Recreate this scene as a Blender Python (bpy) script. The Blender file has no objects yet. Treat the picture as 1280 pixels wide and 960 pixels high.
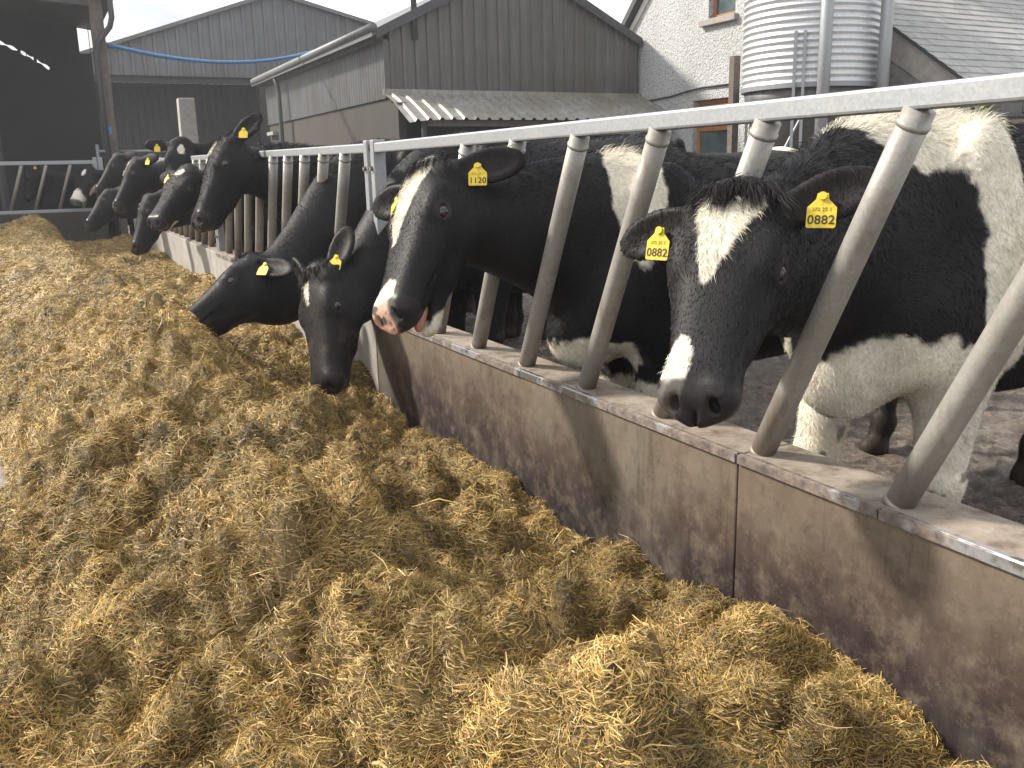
import bpy, bmesh, math, random, os
import numpy as np
from mathutils import Vector, Matrix
random.seed(7)
RNG = np.random.default_rng(7)
SC = bpy.context.scene
COL = SC.collection
HC = 1.20            # camera height
FX = 1.359           # feed fence plane

# ------------------------------------------------------------------ camera
def cam_axes(yaw, pitch, roll):
    f = np.array([math.sin(yaw)*math.cos(pitch), math.cos(yaw)*math.cos(pitch), -math.sin(pitch)])
    r = np.array([math.cos(yaw), -math.sin(yaw), 0.0]); u = np.cross(r, f)
    return r*math.cos(roll)+u*math.sin(roll), -r*math.sin(roll)+u*math.cos(roll), f
FPX = 1135.4
CR, CU, CF = cam_axes(0.4741, 0.2323, -0.0236)
CPOS = np.array([0, 0, HC])
def at(px, py, d):
    return CPOS + (CF + CR*(px-640)/FPX - CU*(py-480)/FPX)*d
def at_x(px, py, X):
    v = CF + CR*(px-640)/FPX - CU*(py-480)/FPX
    return CPOS + v*X/v[0]
def at_y(px, py, Y):
    v = CF + CR*(px-640)/FPX - CU*(py-480)/FPX
    return CPOS + v*Y/v[1]

cam_d = bpy.data.cameras.new('camera'); cam = bpy.data.objects.new('camera', cam_d); COL.objects.link(cam)
cam_d.sensor_width = 36; cam_d.lens = 36*FPX/1280; cam_d.clip_start = 0.05; cam_d.clip_end = 3000
M = Matrix(((CR[0], CU[0], -CF[0], 0), (CR[1], CU[1], -CF[1], 0), (CR[2], CU[2], -CF[2], HC), (0, 0, 0, 1)))
cam.matrix_world = M
SC.camera = cam

# ------------------------------------------------------------------ helpers
def tag(o, label=None, cat=None, group=None, kind=None):
    if label: o['label'] = label
    if cat: o['category'] = cat
    if group: o['group'] = group
    if kind: o['kind'] = kind
    return o
def empty(name, loc=(0, 0, 0), rz=0.0):
    o = bpy.data.objects.new(name, None); o.location = loc; o.rotation_euler = (0, 0, rz)
    o.empty_display_size = 0.1
    COL.objects.link(o); return o
def mesh_obj(name, verts, faces, mat, parent=None, smooth=False):
    me = bpy.data.meshes.new(name)
    me.from_pydata([tuple(v) for v in verts], [], faces); me.update()
    if mat: me.materials.append(mat)
    if smooth: me.polygons.foreach_set('use_smooth', [True]*len(me.polygons))
    o = bpy.data.objects.new(name, me); COL.objects.link(o)
    if parent: o.parent = parent
    return o
def np_mesh(name, V, Q, nper, mat, parent=None, smooth=True):
    """fast mesh from numpy arrays with constant polygon size"""
    me = bpy.data.meshes.new(name)
    V = np.ascontiguousarray(V, np.float32); Q = np.ascontiguousarray(Q, np.int32)
    me.vertices.add(len(V)); me.vertices.foreach_set('co', V.ravel())
    me.loops.add(Q.size); me.loops.foreach_set('vertex_index', Q.ravel())
    me.polygons.add(len(Q))
    me.polygons.foreach_set('loop_start', np.arange(len(Q), dtype=np.int32)*nper)
    me.update(calc_edges=True)
    me.polygons.foreach_set('use_smooth', np.full(len(Q), smooth))
    if mat: me.materials.append(mat)
    o = bpy.data.objects.new(name, me); COL.objects.link(o)
    if parent: o.parent = parent
    return o
def point_color(o, name, C):
    a = o.data.attributes.new(name, 'FLOAT_COLOR', 'POINT')
    a.data.foreach_set('color', np.ascontiguousarray(C, np.float32).ravel())

class MB:
    """collects shapes into one mesh"""
    def __init__(self): self.v = []; self.f = []
    def add(self, vs, fs):
        n = len(self.v); self.v += [tuple(float(c) for c in v) for v in vs]; self.f += [tuple(i+n for i in f) for f in fs]
    def box(self, a, b):
        x0, y0, z0 = a; x1, y1, z1 = b
        self.add([(x0,y0,z0),(x1,y0,z0),(x1,y1,z0),(x0,y1,z0),(x0,y0,z1),(x1,y0,z1),(x1,y1,z1),(x0,y1,z1)],
                 [(0,3,2,1),(4,5,6,7),(0,1,5,4),(1,2,6,5),(2,3,7,6),(3,0,4,7)]); return self
    def prism(self, poly, vec):
        n = len(poly); P = [Vector(p) for p in poly]; d = Vector(vec)
        self.add(P+[p+d for p in P], [tuple(range(n))[::-1], tuple(range(n, 2*n))]+[(i,(i+1)%n,(i+1)%n+n,i+n) for i in range(n)]); return self
    def tube(self, pts, r, n=12, cap=True):
        pts = [Vector(p) for p in pts]; rr = r if isinstance(r, (list, tuple)) else [r]*len(pts)
        t0 = (pts[1]-pts[0]).normalized()
        up = Vector((0, 0, 1)) if abs(t0.z) < .9 else Vector((1, 0, 0))
        nx = t0.cross(up).normalized()
        vs = []; fs = []
        for i, p in enumerate(pts):
            t = (pts[min(i+1, len(pts)-1)]-pts[max(i-1, 0)]).normalized()
            nx = (nx-t*nx.dot(t)).normalized(); ny = t.cross(nx)
            for k in range(n):
                a = 2*math.pi*k/n; vs.append(p+(nx*math.cos(a)+ny*math.sin(a))*rr[i])
        for i in range(len(pts)-1):
            for k in range(n):
                fs.append((i*n+k, i*n+(k+1)%n, (i+1)*n+(k+1)%n, (i+1)*n+k))
        if cap: fs.append(tuple(range(n))[::-1]); fs.append(tuple(range((len(pts)-1)*n, len(pts)*n)))
        self.add(vs, fs); return self
    def build(self, name, mat, parent=None, smooth=False, bevel=0.0, auto=False):
        o = mesh_obj(name, self.v, self.f, mat, parent, smooth)
        if bevel:
            m = o.modifiers.new('bevel', 'BEVEL'); m.width = bevel; m.segments = 2; m.limit_method = 'ANGLE'; m.angle_limit = math.radians(50)
        return o

# ------------------------------------------------------------------ noise (numpy)
def _hash(ix, iy, iz, seed):
    h = (ix.astype(np.int64)*374761393 + iy.astype(np.int64)*668265263 + iz.astype(np.int64)*2147483647 + seed*1274126177) & 0xffffffff
    h = ((h ^ (h >> 13))*1274126177) & 0xffffffff
    h = ((h ^ (h >> 16))*2246822519) & 0xffffffff
    return ((h ^ (h >> 15)) & 0xffffff)/float(0xffffff)
def vnoise(p, seed=0):
    p = np.asarray(p, float); i = np.floor(p).astype(np.int64); f = p-i; f = f*f*(3-2*f)
    x, y, z = i[:, 0], i[:, 1], i[:, 2]; fx, fy, fz = f[:, 0], f[:, 1], f[:, 2]
    r = 0
    for dx in (0, 1):
        for dy in (0, 1):
            for dz in (0, 1):
                w = (fx if dx else 1-fx)*(fy if dy else 1-fy)*(fz if dz else 1-fz)
                r = r + w*_hash(x+dx, y+dy, z+dz, seed)
    return r
def fbm(p, seed=0, oct=4, gain=.5):
    a = 1.0; s = 0; t = 0; p = np.asarray(p, float)
    for k in range(oct):
        s = s + a*vnoise(p, seed+k*17); t += a; a *= gain; p = p*2.03+11.3
    return s/t
def sstep(a, b, x):
    t = np.clip((x-a)/(b-a), 0, 1); return t*t*(3-2*t)

# ------------------------------------------------------------------ materials
class Mat:
    def __init__(self, name):
        self.m = bpy.data.materials.new(name); self.m.use_nodes = True
        self.nt = self.m.node_tree; self.b = self.nt.nodes['Principled BSDF']
    def n(self, t, **kw):
        x = self.nt.nodes.new(t)
        for k, v in kw.items():
            if k in x.inputs: x.inputs[k].default_value = v
            else: setattr(x, k, v)
        return x
    def l(self, a, b): self.nt.links.new(a, b)
    def coord(self, scale=(1, 1, 1), kind='Object', rot=(0, 0, 0)):
        c = self.n('ShaderNodeTexCoord'); mp = self.n('ShaderNodeMapping'); mp.inputs['Scale'].default_value = scale
        mp.inputs['Rotation'].default_value = rot
        self.l(c.outputs[kind], mp.inputs['Vector']); return mp.outputs['Vector']
    def noise(self, vec, scale, detail=6, rough=.6, dist=0):
        x = self.n('ShaderNodeTexNoise', Scale=scale, Detail=detail, Roughness=rough, Distortion=dist); self.l(vec, x.inputs['Vector']); return x.outputs['Fac']
    def ramp(self, fac, stops):
        x = self.n('ShaderNodeValToRGB'); cr = x.color_ramp
        while len(cr.elements) < len(stops): cr.elements.new(.5)
        for e, (p, c) in zip(cr.elements, stops):
            e.position = p; e.color = (c[0], c[1], c[2], 1) if not isinstance(c, (int, float)) else (c, c, c, 1)
        self.l(fac, x.inputs['Fac']); return x.outputs['Color']
    def mix(self, fac, a, b, mode='MIX'):
        x = self.n('ShaderNodeMix', data_type='RGBA', blend_type=mode)
        for s, v in ((0, fac), (6, a), (7, b)):
            if isinstance(v, (int, float)): x.inputs[s].default_value = v if s == 0 else (v, v, v, 1)
            elif isinstance(v, tuple): x.inputs[s].default_value = (v[0], v[1], v[2], 1)
            else: self.l(v, x.inputs[s])
        return x.outputs[2]
    def bump(self, h, strength=.5, dist=.01, normal=None):
        x = self.n('ShaderNodeBump', Strength=strength, Distance=dist); self.l(h, x.inputs['Height'])
        if normal: self.l(normal, x.inputs['Normal'])
        self.l(x.outputs['Normal'], self.b.inputs['Normal']); return x.outputs['Normal']
    def set(self, name, v):
        i = self.b.inputs[name]
        if isinstance(v, (int, float)): i.default_value = v
        elif isinstance(v, tuple): i.default_value = (v[0], v[1], v[2], 1)
        else: self.l(v, i)
        return self

def simple(name, col, rough=.6, metal=0, nscale=12, var=.25, bump=.2, bdist=.004, stretch=(1, 1, 1)):
    m = Mat(name); v = m.coord(stretch)
    n = m.noise(v, nscale, 8, .65); n2 = m.noise(v, nscale*.23, 4)
    lo = tuple(c*(1-var) for c in col); hi = tuple(min(1, c*(1+var)) for c in col)
    c = m.ramp(n, [(.3, lo), (.7, hi)]); c = m.mix(.35, c, m.ramp(n2, [(.35, lo), (.65, hi)]))
    m.set('Base Color', c); m.set('Metallic', metal)
    m.set('Roughness', m.ramp(n, [(.3, max(0, rough-.1)), (.7, min(1, rough+.1))]))
    if bump: m.bump(n, bump, bdist)
    return m.m

def galv(name, base=(.56, .58, .60), dirt=(.27, .23, .19), dirt_amt=.35, metal=.75, rough=.42, foot=None):
    m = Mat(name); v = m.coord((1, 1, 1), 'Object')
    vo = m.n('ShaderNodeTexVoronoi', Scale=160.0); m.l(v, vo.inputs['Vector'])
    sp = m.ramp(vo.outputs['Color'], [(0, tuple(c*.86 for c in base)), (1, tuple(min(1, c*1.1) for c in base))])
    n = m.noise(v, 5, 8, .7); nf = m.noise(v, 38, 6, .7)
    d = m.ramp(n, [(.62-dirt_amt*.5, 0), (.86-dirt_amt*.5, 1)])
    d2 = m.ramp(nf, [(.5, 0), (.75, .7)])
    dd = m.mix(.45, d, d2)
    if foot:
        sep = m.n('ShaderNodeSeparateXYZ'); m.l(v, sep.inputs[0]); za = m.n('ShaderNodeMath', operation='MULTIPLY_ADD'); m.l(n, za.inputs[0]); za.inputs[1].default_value = .7; m.l(sep.outputs['Z'], za.inputs[2])
        sp = m.mix(m.ramp(za.outputs[0], [(.88, .6), (1.15, 0)]), sp, foot)
        rs = m.ramp(m.noise(m.coord((9, 9, 1.2)), 2.2, 7, .7), [(.56, 0), (.68, .6)]); sp = m.mix(rs, sp, (.17, .11, .075))
    m.set('Base Color', m.mix(dd, sp, dirt)); m.set('Metallic', m.mix(dd, metal, .05))
    m.set('Roughness', m.mix(dd, rough, .75)); m.bump(nf, .12, .002)
    return m.m

MT = {}
MT['galv'] = galv('galvanised_rail', (.30, .313, .328), (.33, .30, .26), .14, .45, .5)
MT['bar'] = galv('galvanised_bar', (.33, .32, .30), (.18, .155, .12), .5, .45, .48, (.19, .135, .095))
MT['bin'] = galv('galvanised_bin', (.62, .64, .66), (.35, .33, .30), .12, .55, .42)
MT['dark_steel'] = simple('dark_steel', (.055, .055, .06), .6, .2, 14, .3)
MT['rusty'] = simple('rusty_steel', (.115, .092, .078), .8, 0, 20, .5)
MT['concrete'] = simple('weathered_concrete', (.30, .28, .255), .9, 0, 9, .3, .4, .006)
MT['dark_concrete'] = simple('dark_block_wall', (.044, .038, .033), .92, 0, 6, .35, .35, .006)
MT['cream'] = simple('pale_render', (.58, .56, .50), .9, 0, 10, .1, .25, .004)
MT['wood_window'] = simple('orange_wood', (.34, .13, .045), .55, 0, 30, .3, .1, .002, (1, 1, .2))
MT['blue_pipe'] = simple('blue_plastic', (.06, .19, .40), .4, 0, 10, .2, 0)
MT['black_plastic'] = simple('black_plastic', (.02, .02, .024), .5, 0, 14, .2, 0)
def tag_mat():
    m = Mat('yellow_tag'); v = m.coord((1, 1, 1)); n = m.noise(v, 55, 8, .75); f = m.noise(v, 220, 4, .7)
    c = m.mix(m.ramp(n, [(.45, 0), (.70, .75)]), (.72, .53, .03), (.30, .20, .04)); c = m.mix(m.ramp(f, [(.58, 0), (.7, .5)]), c, (.2, .13, .04))
    m.set('Base Color', c); m.set('Roughness', .5); return m.m
MT['yellow'] = tag_mat()
MT['ink'] = simple('black_ink', (.03, .022, .01), .6, 0, 10, .1, 0)
MT['faded_ink'] = simple('faded_ink', (.30, .21, .01), .6, 0, 10, .1, 0)
MT['leaf'] = simple('leaf_green', (.14, .20, .035), .5, 0, 20, .4, 0)
MT['interior_shade'] = simple('interior_shade_black', (.02, .021, .024), .95, 0, 3, .4, 0)  # near-black base colour carries the shade of unlit interiors

def sheet_mat(name, col, streak=.5, metal=.0, rough=.55, rust=0.0):
    m = Mat(name); v = m.coord((1, 1, 1)); vs = m.coord((6, 6, .35))
    n = m.noise(v, 1.4, 6, .6); s = m.noise(vs, 1.6, 7, .7); f = m.noise(v, 25, 6, .7)
    c = m.ramp(s, [(.3, tuple(x*(1-streak) for x in col)), (.7, tuple(x*(1+streak*.55) for x in col))])
    c = m.mix(m.ramp(n, [(.42, 0), (.7, .75)]), c, (col[0]*.62, col[1]*.53, col[2]*.42))
    if rust: c = m.mix(m.ramp(m.noise(vs, .9, 8, .75), [(.5, 0), (.72, rust)]), c, (.14, .095, .06))
    m.set('Base Color', c); m.set('Metallic', metal); m.set('Roughness', m.ramp(f, [(.3, rough-.1), (.7, rough+.15)]))
    m.bump(f, .08, .003); return m.m
MT['sheet_grey'] = sheet_mat('grey_box_sheet', (.108, .107, .103), .42, .1, .5, .45)
MT['sheet_far'] = sheet_mat('far_box_sheet', (.140, .147, .158), .28, .1, .5)
MT['sheet_side'] = sheet_mat('side_sheet', (.125, .128, .135), .35, .2, .5)
MT['sheet_dark'] = sheet_mat('dark_door_sheet', (.05, .053, .06), .3, 0, .6)
MT['sheet_roof'] = sheet_mat('canopy_sheet', (.33, .325, .30), .4, .35, .5, .3)

def glass_mat():
    m = Mat('window_glass'); v = m.coord((1, 1, 1)); n = m.noise(v, 1.5, 3)
    m.set('Base Color', m.ramp(n, [(.4, (.05, .075, .08)), (.7, (.13, .17, .18))])); m.set('Roughness', .06); m.set('Specular IOR Level', .8); return m.m
MT['glass'] = glass_mat()

def pebble_mat():
    m = Mat('pebbledash'); v = m.coord((1, 1, 1))
    vo = m.n('ShaderNodeTexVoronoi', Scale=30.0); m.l(v, vo.inputs['Vector'])
    n = m.noise(v, 22, 10, .75); g = m.noise(v, 1.1, 6, .6)
    c = m.ramp(n, [(.36, (.13, .13, .125)), (.46, (.42, .425, .42)), (.7, (.60, .61, .61))])
    c = m.mix(m.ramp(g, [(.4, 0), (.75, .5)]), c, (.27, .265, .25))
    m.set('Base Color', c); m.set('Roughness', .95)
    h = m.mix(.5, vo.outputs['Distance'], n); m.bump(h, 1.0, .03); return m.m
MT['pebble'] = pebble_mat()

def slate_mat():
    m = Mat('slate'); v = m.coord((1, 1, 1))
    n = m.noise(v, 6, 7, .65); n2 = m.noise(v, 40, 6, .7)
    at_ = m.n('ShaderNodeAttribute', attribute_name='coat')
    c = m.mix(.55, at_.outputs['Color'], m.ramp(n, [(.3, (.20, .20, .19)), (.7, (.37, .365, .35))]))
    m.set('Base Color', c); m.set('Roughness', m.ramp(n2, [(.3, .45), (.7, .65)])); m.bump(n2, .15, .003); return m.m
MT['slate'] = slate_mat()

def rough_render():
    m = Mat('rough_render'); v = m.coord((1, 1, 1)); n = m.noise(v, 9, 10, .75); g = m.noise(v, 1.2, 5)
    c = m.ramp(n, [(.35, (.13, .125, .115)), (.6, (.30, .29, .27))])
    m.set('Base Color', m.mix(m.ramp(g, [(.4, 0), (.7, .5)]), c, (.2, .185, .165))); m.set('Roughness', .95); m.bump(n, .8, .03); return m.m
MT['rough'] = rough_render()

def wall_mat():
    """steel-faced feed wall: pale scuffed upper part, rust and purple-brown silage acid staining low down"""
    m = Mat('stained_feed_wall'); v = m.coord((1, 1, 1)); vs = m.coord((1, .9, .45))
    n = m.noise(v, 7, 10, .72); s = m.noise(vs, 2.3, 6, .65); f = m.noise(v, 75, 6, .75); f2 = m.noise(v, 24, 8, .78)
    sep = m.n('ShaderNodeSeparateXYZ'); m.l(m.n('ShaderNodeTexCoord').outputs['Object'], sep.inputs[0])
    z = m.n('ShaderNodeMath', operation='ADD'); m.l(sep.outputs['Z'], z.inputs[0])
    zz = m.n('ShaderNodeMath', operation='MULTIPLY_ADD'); m.l(n, zz.inputs[0]); zz.inputs[1].default_value = .30; zz.inputs[2].default_value = -.15
    z2 = m.n('ShaderNodeMath', operation='MULTIPLY_ADD'); m.l(s, z2.inputs[0]); z2.inputs[1].default_value = .34; z2.inputs[2].default_value = -.17
    za = m.n('ShaderNodeMath', operation='ADD'); m.l(zz.outputs[0], za.inputs[0]); m.l(z2.outputs[0], za.inputs[1])
    m.l(za.outputs[0], z.inputs[1])
    base = m.ramp(z.outputs[0], [(.16, (.018, .015, .024)), (.27, (.05, .036, .040)), (.38, (.105, .080, .068)), (.47, (.165, .138, .112)), (.58, (.215, .180, .142))])
    g = m.mix(m.ramp(s, [(.5, 0), (.68, .55)]), base, (.21, .215, .195))
    g = m.mix(m.ramp(f2, [(.50, 0), (.72, .75)]), g, m.mix(1.0, g, (.45, .40, .36), 'MULTIPLY'))
    g = m.mix(m.ramp(m.noise(v, 13, 9, .8), [(.48, 0), (.66, .55)]), g, (.27, .235, .19)); g = m.mix(m.ramp(f, [(.60, 0), (.70, .35)]), g, (.30, .27, .225))
    dr = m.ramp(m.noise(m.coord((1, 13, .55)), 2.4, 8, .75), [(.54, 0), (.68, .55)]); g = m.mix(dr, g, m.mix(1.0, g, (.50, .43, .37), 'MULTIPLY'))
    sc = m.ramp(m.noise(m.coord((1, 3, 60), 'Object', (.35, 0, 0)), 1.3, 6, .8), [(.66, 0), (.70, .5)]); g = m.mix(sc, g, (.33, .30, .26))
    g = m.mix(1.0, g, (.74, .68, .62), 'MULTIPLY')
    m.set('Base Color', g); m.set('Metallic', .12); m.set('Roughness', m.ramp(n, [(.3, .42), (.7, .68)])); m.bump(m.mix(.4, f2, f), .25, .004); return m.m
MT['wall'] = wall_mat()
def ledge_mat():
    m = Mat('muddy_ledge'); v = m.coord((1, 1, 1)); n = m.noise(v, 12, 9, .7); f = m.noise(v, 60, 5, .7)
    c = m.ramp(n, [(.35, (.10, .074, .052)), (.5, (.215, .178, .14)), (.72, (.31, .27, .22))])
    c = m.mix(m.ramp(f, [(.6, 0), (.72, .8)]), c, (.07, .05, .04))
    m.set('Base Color', c); m.set('Roughness', .8); m.bump(f, .4, .004); return m.m
MT['ledge'] = ledge_mat()
def lip_mat():
    m = Mat('worn_steel_lip'); v = m.coord((1, 1, 1)); n = m.noise(v, 3.3, 5, .6); f = m.noise(v, 45, 6, .7)
    k = m.ramp(n, [(.5, 0), (.56, 1)])
    c = m.mix(k, m.ramp(f, [(.35, (.09, .075, .07)), (.65, (.25, .20, .165))]), (.62, .63, .66))
    m.set('Base Color', c); m.set('Metallic', m.mix(k, .15, .9)); m.set('Roughness', m.mix(k, .6, .22)); m.bump(f, .15, .002); return m.m
MT['lip'] = lip_mat()

def ground_mat():
    m = Mat('wet_slurry_yard'); v = m.coord((1, 1, 1))
    n = m.noise(v, 1.6, 8, .65); f = m.noise(v, 14, 10, .72, .6); g = m.noise(v, 60, 6, .7)
    c = m.ramp(f, [(.36, (.045, .035, .029)), (.46, (.14, .112, .092)), (.56, (.25, .205, .17)), (.70, (.38, .33, .28))])
    c = m.mix(m.ramp(n, [(.42, 0), (.62, .7)]), c, (.18, .130, .098))
    m.set('Base Color', c)
    m.set('Roughness', m.ramp(m.mix(.5, n, f), [(.46, .04), (.56, .38)])); m.set('Specular IOR Level', .6)
    h = m.mix(.3, f, g); m.bump(h, 1.0, .07); return m.m
MT['ground'] = ground_mat()
def passage_mat():
    m = Mat('wet_concrete_passage'); v = m.coord((1, 1, 1)); n = m.noise(v, 1.2, 8, .65); f = m.noise(v, 22, 9, .7)
    c = m.ramp(f, [(.35, (.17, .15, .12)), (.65, (.32, .29, .25))])
    m.set('Base Color', c); m.set('Roughness', m.ramp(n, [(.38, .15), (.62, .6)])); m.bump(f, .35, .01); return m.m
MT['passage'] = passage_mat()

def coat_mat():
    m = Mat('cow_coat'); a = m.n('ShaderNodeAttribute', attribute_name='coat')
    v = m.coord((1, 1, 1)); n = m.noise(v, 90, 5, .7); n2 = m.noise(v, 9, 6, .6); n3 = m.noise(m.coord((14, 90, 60)), 3, 6, .7)
    c = m.mix(1.0, a.outputs['Color'], m.ramp(n2, [(.3, .75), (.7, 1.2)]), 'MULTIPLY')
    c = m.mix(.6, c, m.mix(1.0, c, m.ramp(n, [(.3, .6), (.7, 1.35)]), 'MULTIPLY'))
    m.set('Base Color', c); m.set('Roughness', a.outputs['Alpha'])
    m.set('Specular IOR Level', .14)
    m.bump(m.mix(.5, n, n3), .35, .004); return m.m
MT['coat'] = coat_mat()
def fur_mat():
    m = Mat('cow_hair'); a = m.n('ShaderNodeAttribute', attribute_name='coat')
    m.set('Base Color', a.outputs['Color']); m.set('Roughness', .6); m.set('Specular IOR Level', .16); return m.m
MT['fur'] = fur_mat()
m = Mat('cow_eye'); m.set('Base Color', (.012, .008, .006)); m.set('Roughness', .05); m.set('Specular IOR Level', .7); MT['eye'] = m.m
m = Mat('cow_tongue'); m.set('Base Color', (.48, .20, .17)); m.set('Roughness', .3); m.set('Subsurface Weight', .1); MT['tongue'] = m.m
def straw_mat():
    m = Mat('silage_straw'); a = m.n('ShaderNodeAttribute', attribute_name='coat')
    m.set('Base Color', a.outputs['Color']); m.set('Roughness', .6); m.set('Specular IOR Level', .35); return m.m
MT['straw'] = straw_mat()

# ------------------------------------------------------------------ ground
def grid_sheet(name, x0, x1, y0, y1, z, mat, kind):
    o = mesh_obj(name, [(x0, y0, z), (x1, y0, z), (x1, y1, z), (x0, y1, z)], [(0, 1, 2, 3)], mat); tag(o, kind=kind); return o
grid_sheet('ground', -160, 160, -60, 260, 0.0, MT['passage'], 'structure')
grid_sheet('feed_passage', -6, FX, -4, 40, 0.004, MT['passage'], 'structure')
# churned slurry yard with real unevenness near the fence
def yard():
    ys = np.concatenate([np.arange(-1.0, 6, .02), np.arange(6, 40, .5)]); xs = np.concatenate([np.arange(FX+.02, 6, .02), np.arange(6, 24, .6)])
    X, Y = np.meshgrid(xs, ys, indexing='ij'); p = np.stack([X.ravel(), Y.ravel(), 0*X.ravel()], 1)
    z = .014+.050*(fbm(p*4.5, 3, 4)-.5)+.05*np.abs(fbm(p*11, 5, 3)-.5)+.02*(vnoise(p*26, 6)-.5); z = np.maximum(z, .007)
    p[:, 2] = z; nx, ny = X.shape; i = np.arange(nx*ny).reshape(nx, ny)
    Q = np.stack([i[:-1, :-1], i[1:, :-1], i[1:, 1:], i[:-1, 1:]], -1).reshape(-1, 4)
    o = np_mesh('yard', p, Q, 4, MT['ground']); tag(o, kind='structure')
yard()

# ------------------------------------------------------------------ feed wall and barriers
WT = 0.576
def wall_top(y): return WT + .004*max(0, y-4)
SEG = [(-0.6, 1.474), (1.478, 3.90), (3.91, 7.9), (7.904, 11.4), (11.404, 14.75)]
WL = ['stained feed wall slab running out of the photo at bottom right',
      'long stained feed wall slab below the cow showing its tongue, ending at the double post',
      'pale feed wall slab just beyond the double post, behind two lowered cow heads',
      'concrete feed wall slab under the tall all black cow heads',
      'farthest concrete feed wall slab reaching the metal cross barrier']
for k, (y0, y1) in enumerate(SEG):
    za, zb = wall_top(y0), wall_top(y1)
    e = empty('feed_wall', (FX, y0, 0)); tag(e, WL[k], 'wall', 'feed wall slabs')
    L = y1-y0
    b = MB(); xs = (-.045, .10)
    b.prism([(xs[0], 0, 0), (xs[1], 0, 0), (xs[1], 0, za-.012), (xs[0], 0, za-.012)], (0, L, zb-za)); b.build('slab', MT['wall'] if k < 2 else MT['concrete'], e, bevel=.004)
    b = MB(); b.prism([(-.028, 0, za-.0118), (.108, 0, za-.0118), (.108, 0, za), (-.028, 0, za)], (0, L, zb-za)); b.build('ledge', MT['ledge'], e, bevel=.003)
    if k < 3:
        b = MB()
        # folded steel edge: short lapped lengths, each slightly out of line
        y = 0.0
        while y < L-.02:
            n = min(L-.003, y+random.uniform(.5, .62)); j = random.uniform(0, .0022)
            b.prism([(-.052-j, y, za-.019), (-.0455-j, y, za-.019), (-.0455-j, y, za-.001), (-.052-j, y, za+.003)], (0, n-y, 0))
            b.prism([(-.0454-j, y, za-.0115), (-.0285, y, za-.0115), (-.0285, y, za+.0012), (-.0454-j, y, za+.0030)], (0, n-y, 0))
            y = n+.003
        b.build('steel_lip', MT['lip'], e, bevel=.0015)

def bar_mesh(foot, top, r=.0275):
    b = MB(); f = Vector(foot); t = Vector(top); d = (t-f)
    pts = [f-d*.012, f+d*.25, f+d*.5, f+d*.75, t]
    b.tube(pts, r, 20)
    # weld bead under the rail and at the foot
    for a_, s_ in ((pts[0]+d*.010, 1), (t-d*.030, -1)): b.tube([a_, a_+d*.008*s_, a_+d*.014*s_], [r+.0028, r+.002, r+.0004], 18)
    return b
RZ = 1.303
PAN = [(-0.42, 3.885, 0), (3.945, 7.88, 1), (7.92, 11.38, 2), (11.42, 14.75, 3)]
PL = ['nearest galvanised feed barrier, its slanting bars around the cow tagged 0882',
      'galvanised feed barrier just beyond the double post, a thick black neck reaching through',
      'galvanised feed barrier mostly hidden behind the tall black cow heads',
      'farthest feed barrier alongside the silage, meeting the cross barrier near the shed post']
for (y0, y1, k) in PAN:
    e = empty('feed_barrier', (FX, y0, 0)); tag(e, PL[k], 'feed barrier', 'galvanised feed barriers'); L = y1-y0
    dz = lambda y: .012*max(0, y-3.9)
    z0, z1 = RZ+dz(y0), RZ+dz(y1)
    b = MB(); b.prism([(-.021, 0, z0-.021), (.021, 0, z0-.021), (.021, 0, z0+.021), (-.021, 0, z0+.021)], (0, L, z1-z0)); b.build('top_rail', MT['galv'], e, bevel=.006)
    i0 = 0
    for i in range(-6, 60):
        fy = 1.092+.366*i-(.068 if k == 1 else 0); ty = fy-.352
        if ty < y0+.04 or fy > y1-.03 or (k == 0 and fy > 3.60): continue
        zf = wall_top(fy); zt = RZ+dz(ty)-.019
        bar_mesh((0.008, fy-y0, zf), (0.0, ty-y0, zt)).build('diagonal_bar', MT['bar'], e, smooth=True)
    for yy, nm in ((y1-.03, 'end_post'), (y0+.0, 'end_post')):
        if yy < 0: continue
        zw = wall_top(yy); b = MB(); b.box((-.026, yy-y0-.0, zw-.001), (.03, yy-y0+.045, RZ+dz(yy)+.034)); p = b.build(nm, MT['galv'], e, bevel=.004)
        for zz in (.12, .64):
            bb = MB(); c = Vector((-.026, yy-y0+.022, zw+zz)); bb.tube([c, c+Vector((-.012, 0, 0))], .011, 6); bb.build('bolt', MT['rusty'], p)

# cross barrier at the far end
cy = 15.35
b = MB(); b.box((-1.6, cy, 0), (.98, cy+.22, .72)); o = b.build('cross_wall', MT['dark_concrete'], bevel=.01); tag(o, 'low dark wall under the metal cross barrier, at the far end of the silage', 'wall')
e = empty('cross_barrier', (-1.6, cy+.10, .72)); tag(e, 'galvanised barrier of slanting bars across the far end of the silage', 'feed barrier')
b = MB(); b.box((0, -.025, .70), (2.55, .025, .755)); b.build('top_rail', MT['galv'], e, bevel=.006)
b = MB(); b.box((0, -.03, .0005), (2.55, .03, .05)); b.build('bottom_rail', MT['galv'], e, bevel=.006)
for i in range(8):
    x = .02+.325*i; b = MB(); b.tube([(x, 0, .05), (x+.22, 0, .70)], .024, 12); b.build('diagonal_bar', MT['bar'], e, smooth=True)
for x in (2.50, 2.58):
    b = MB(); b.box((x, -.03, -.001), (x+.055, .03, .80)); b.build('end_post', MT['galv'], e, bevel=.004)

# galvanised handling rails behind the cows
e = empty('pipe_rail', (1.0, 15.95, 0)); tag(e, 'thin galvanised pipe rail behind the rusty shed post, above the far cow heads', 'rail')
b = MB(); b.tube([(0, 0, 1.62), (2.2, 0, 1.60)], .022, 10); b.build('rail', MT['galv'], e, smooth=True)
for x in (.02, 1.6):
    b = MB(); b.tube([(x, 0, 0), (x, 0, 1.72)], .026, 10); b.build('post', MT['galv'], e, smooth=True)
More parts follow.
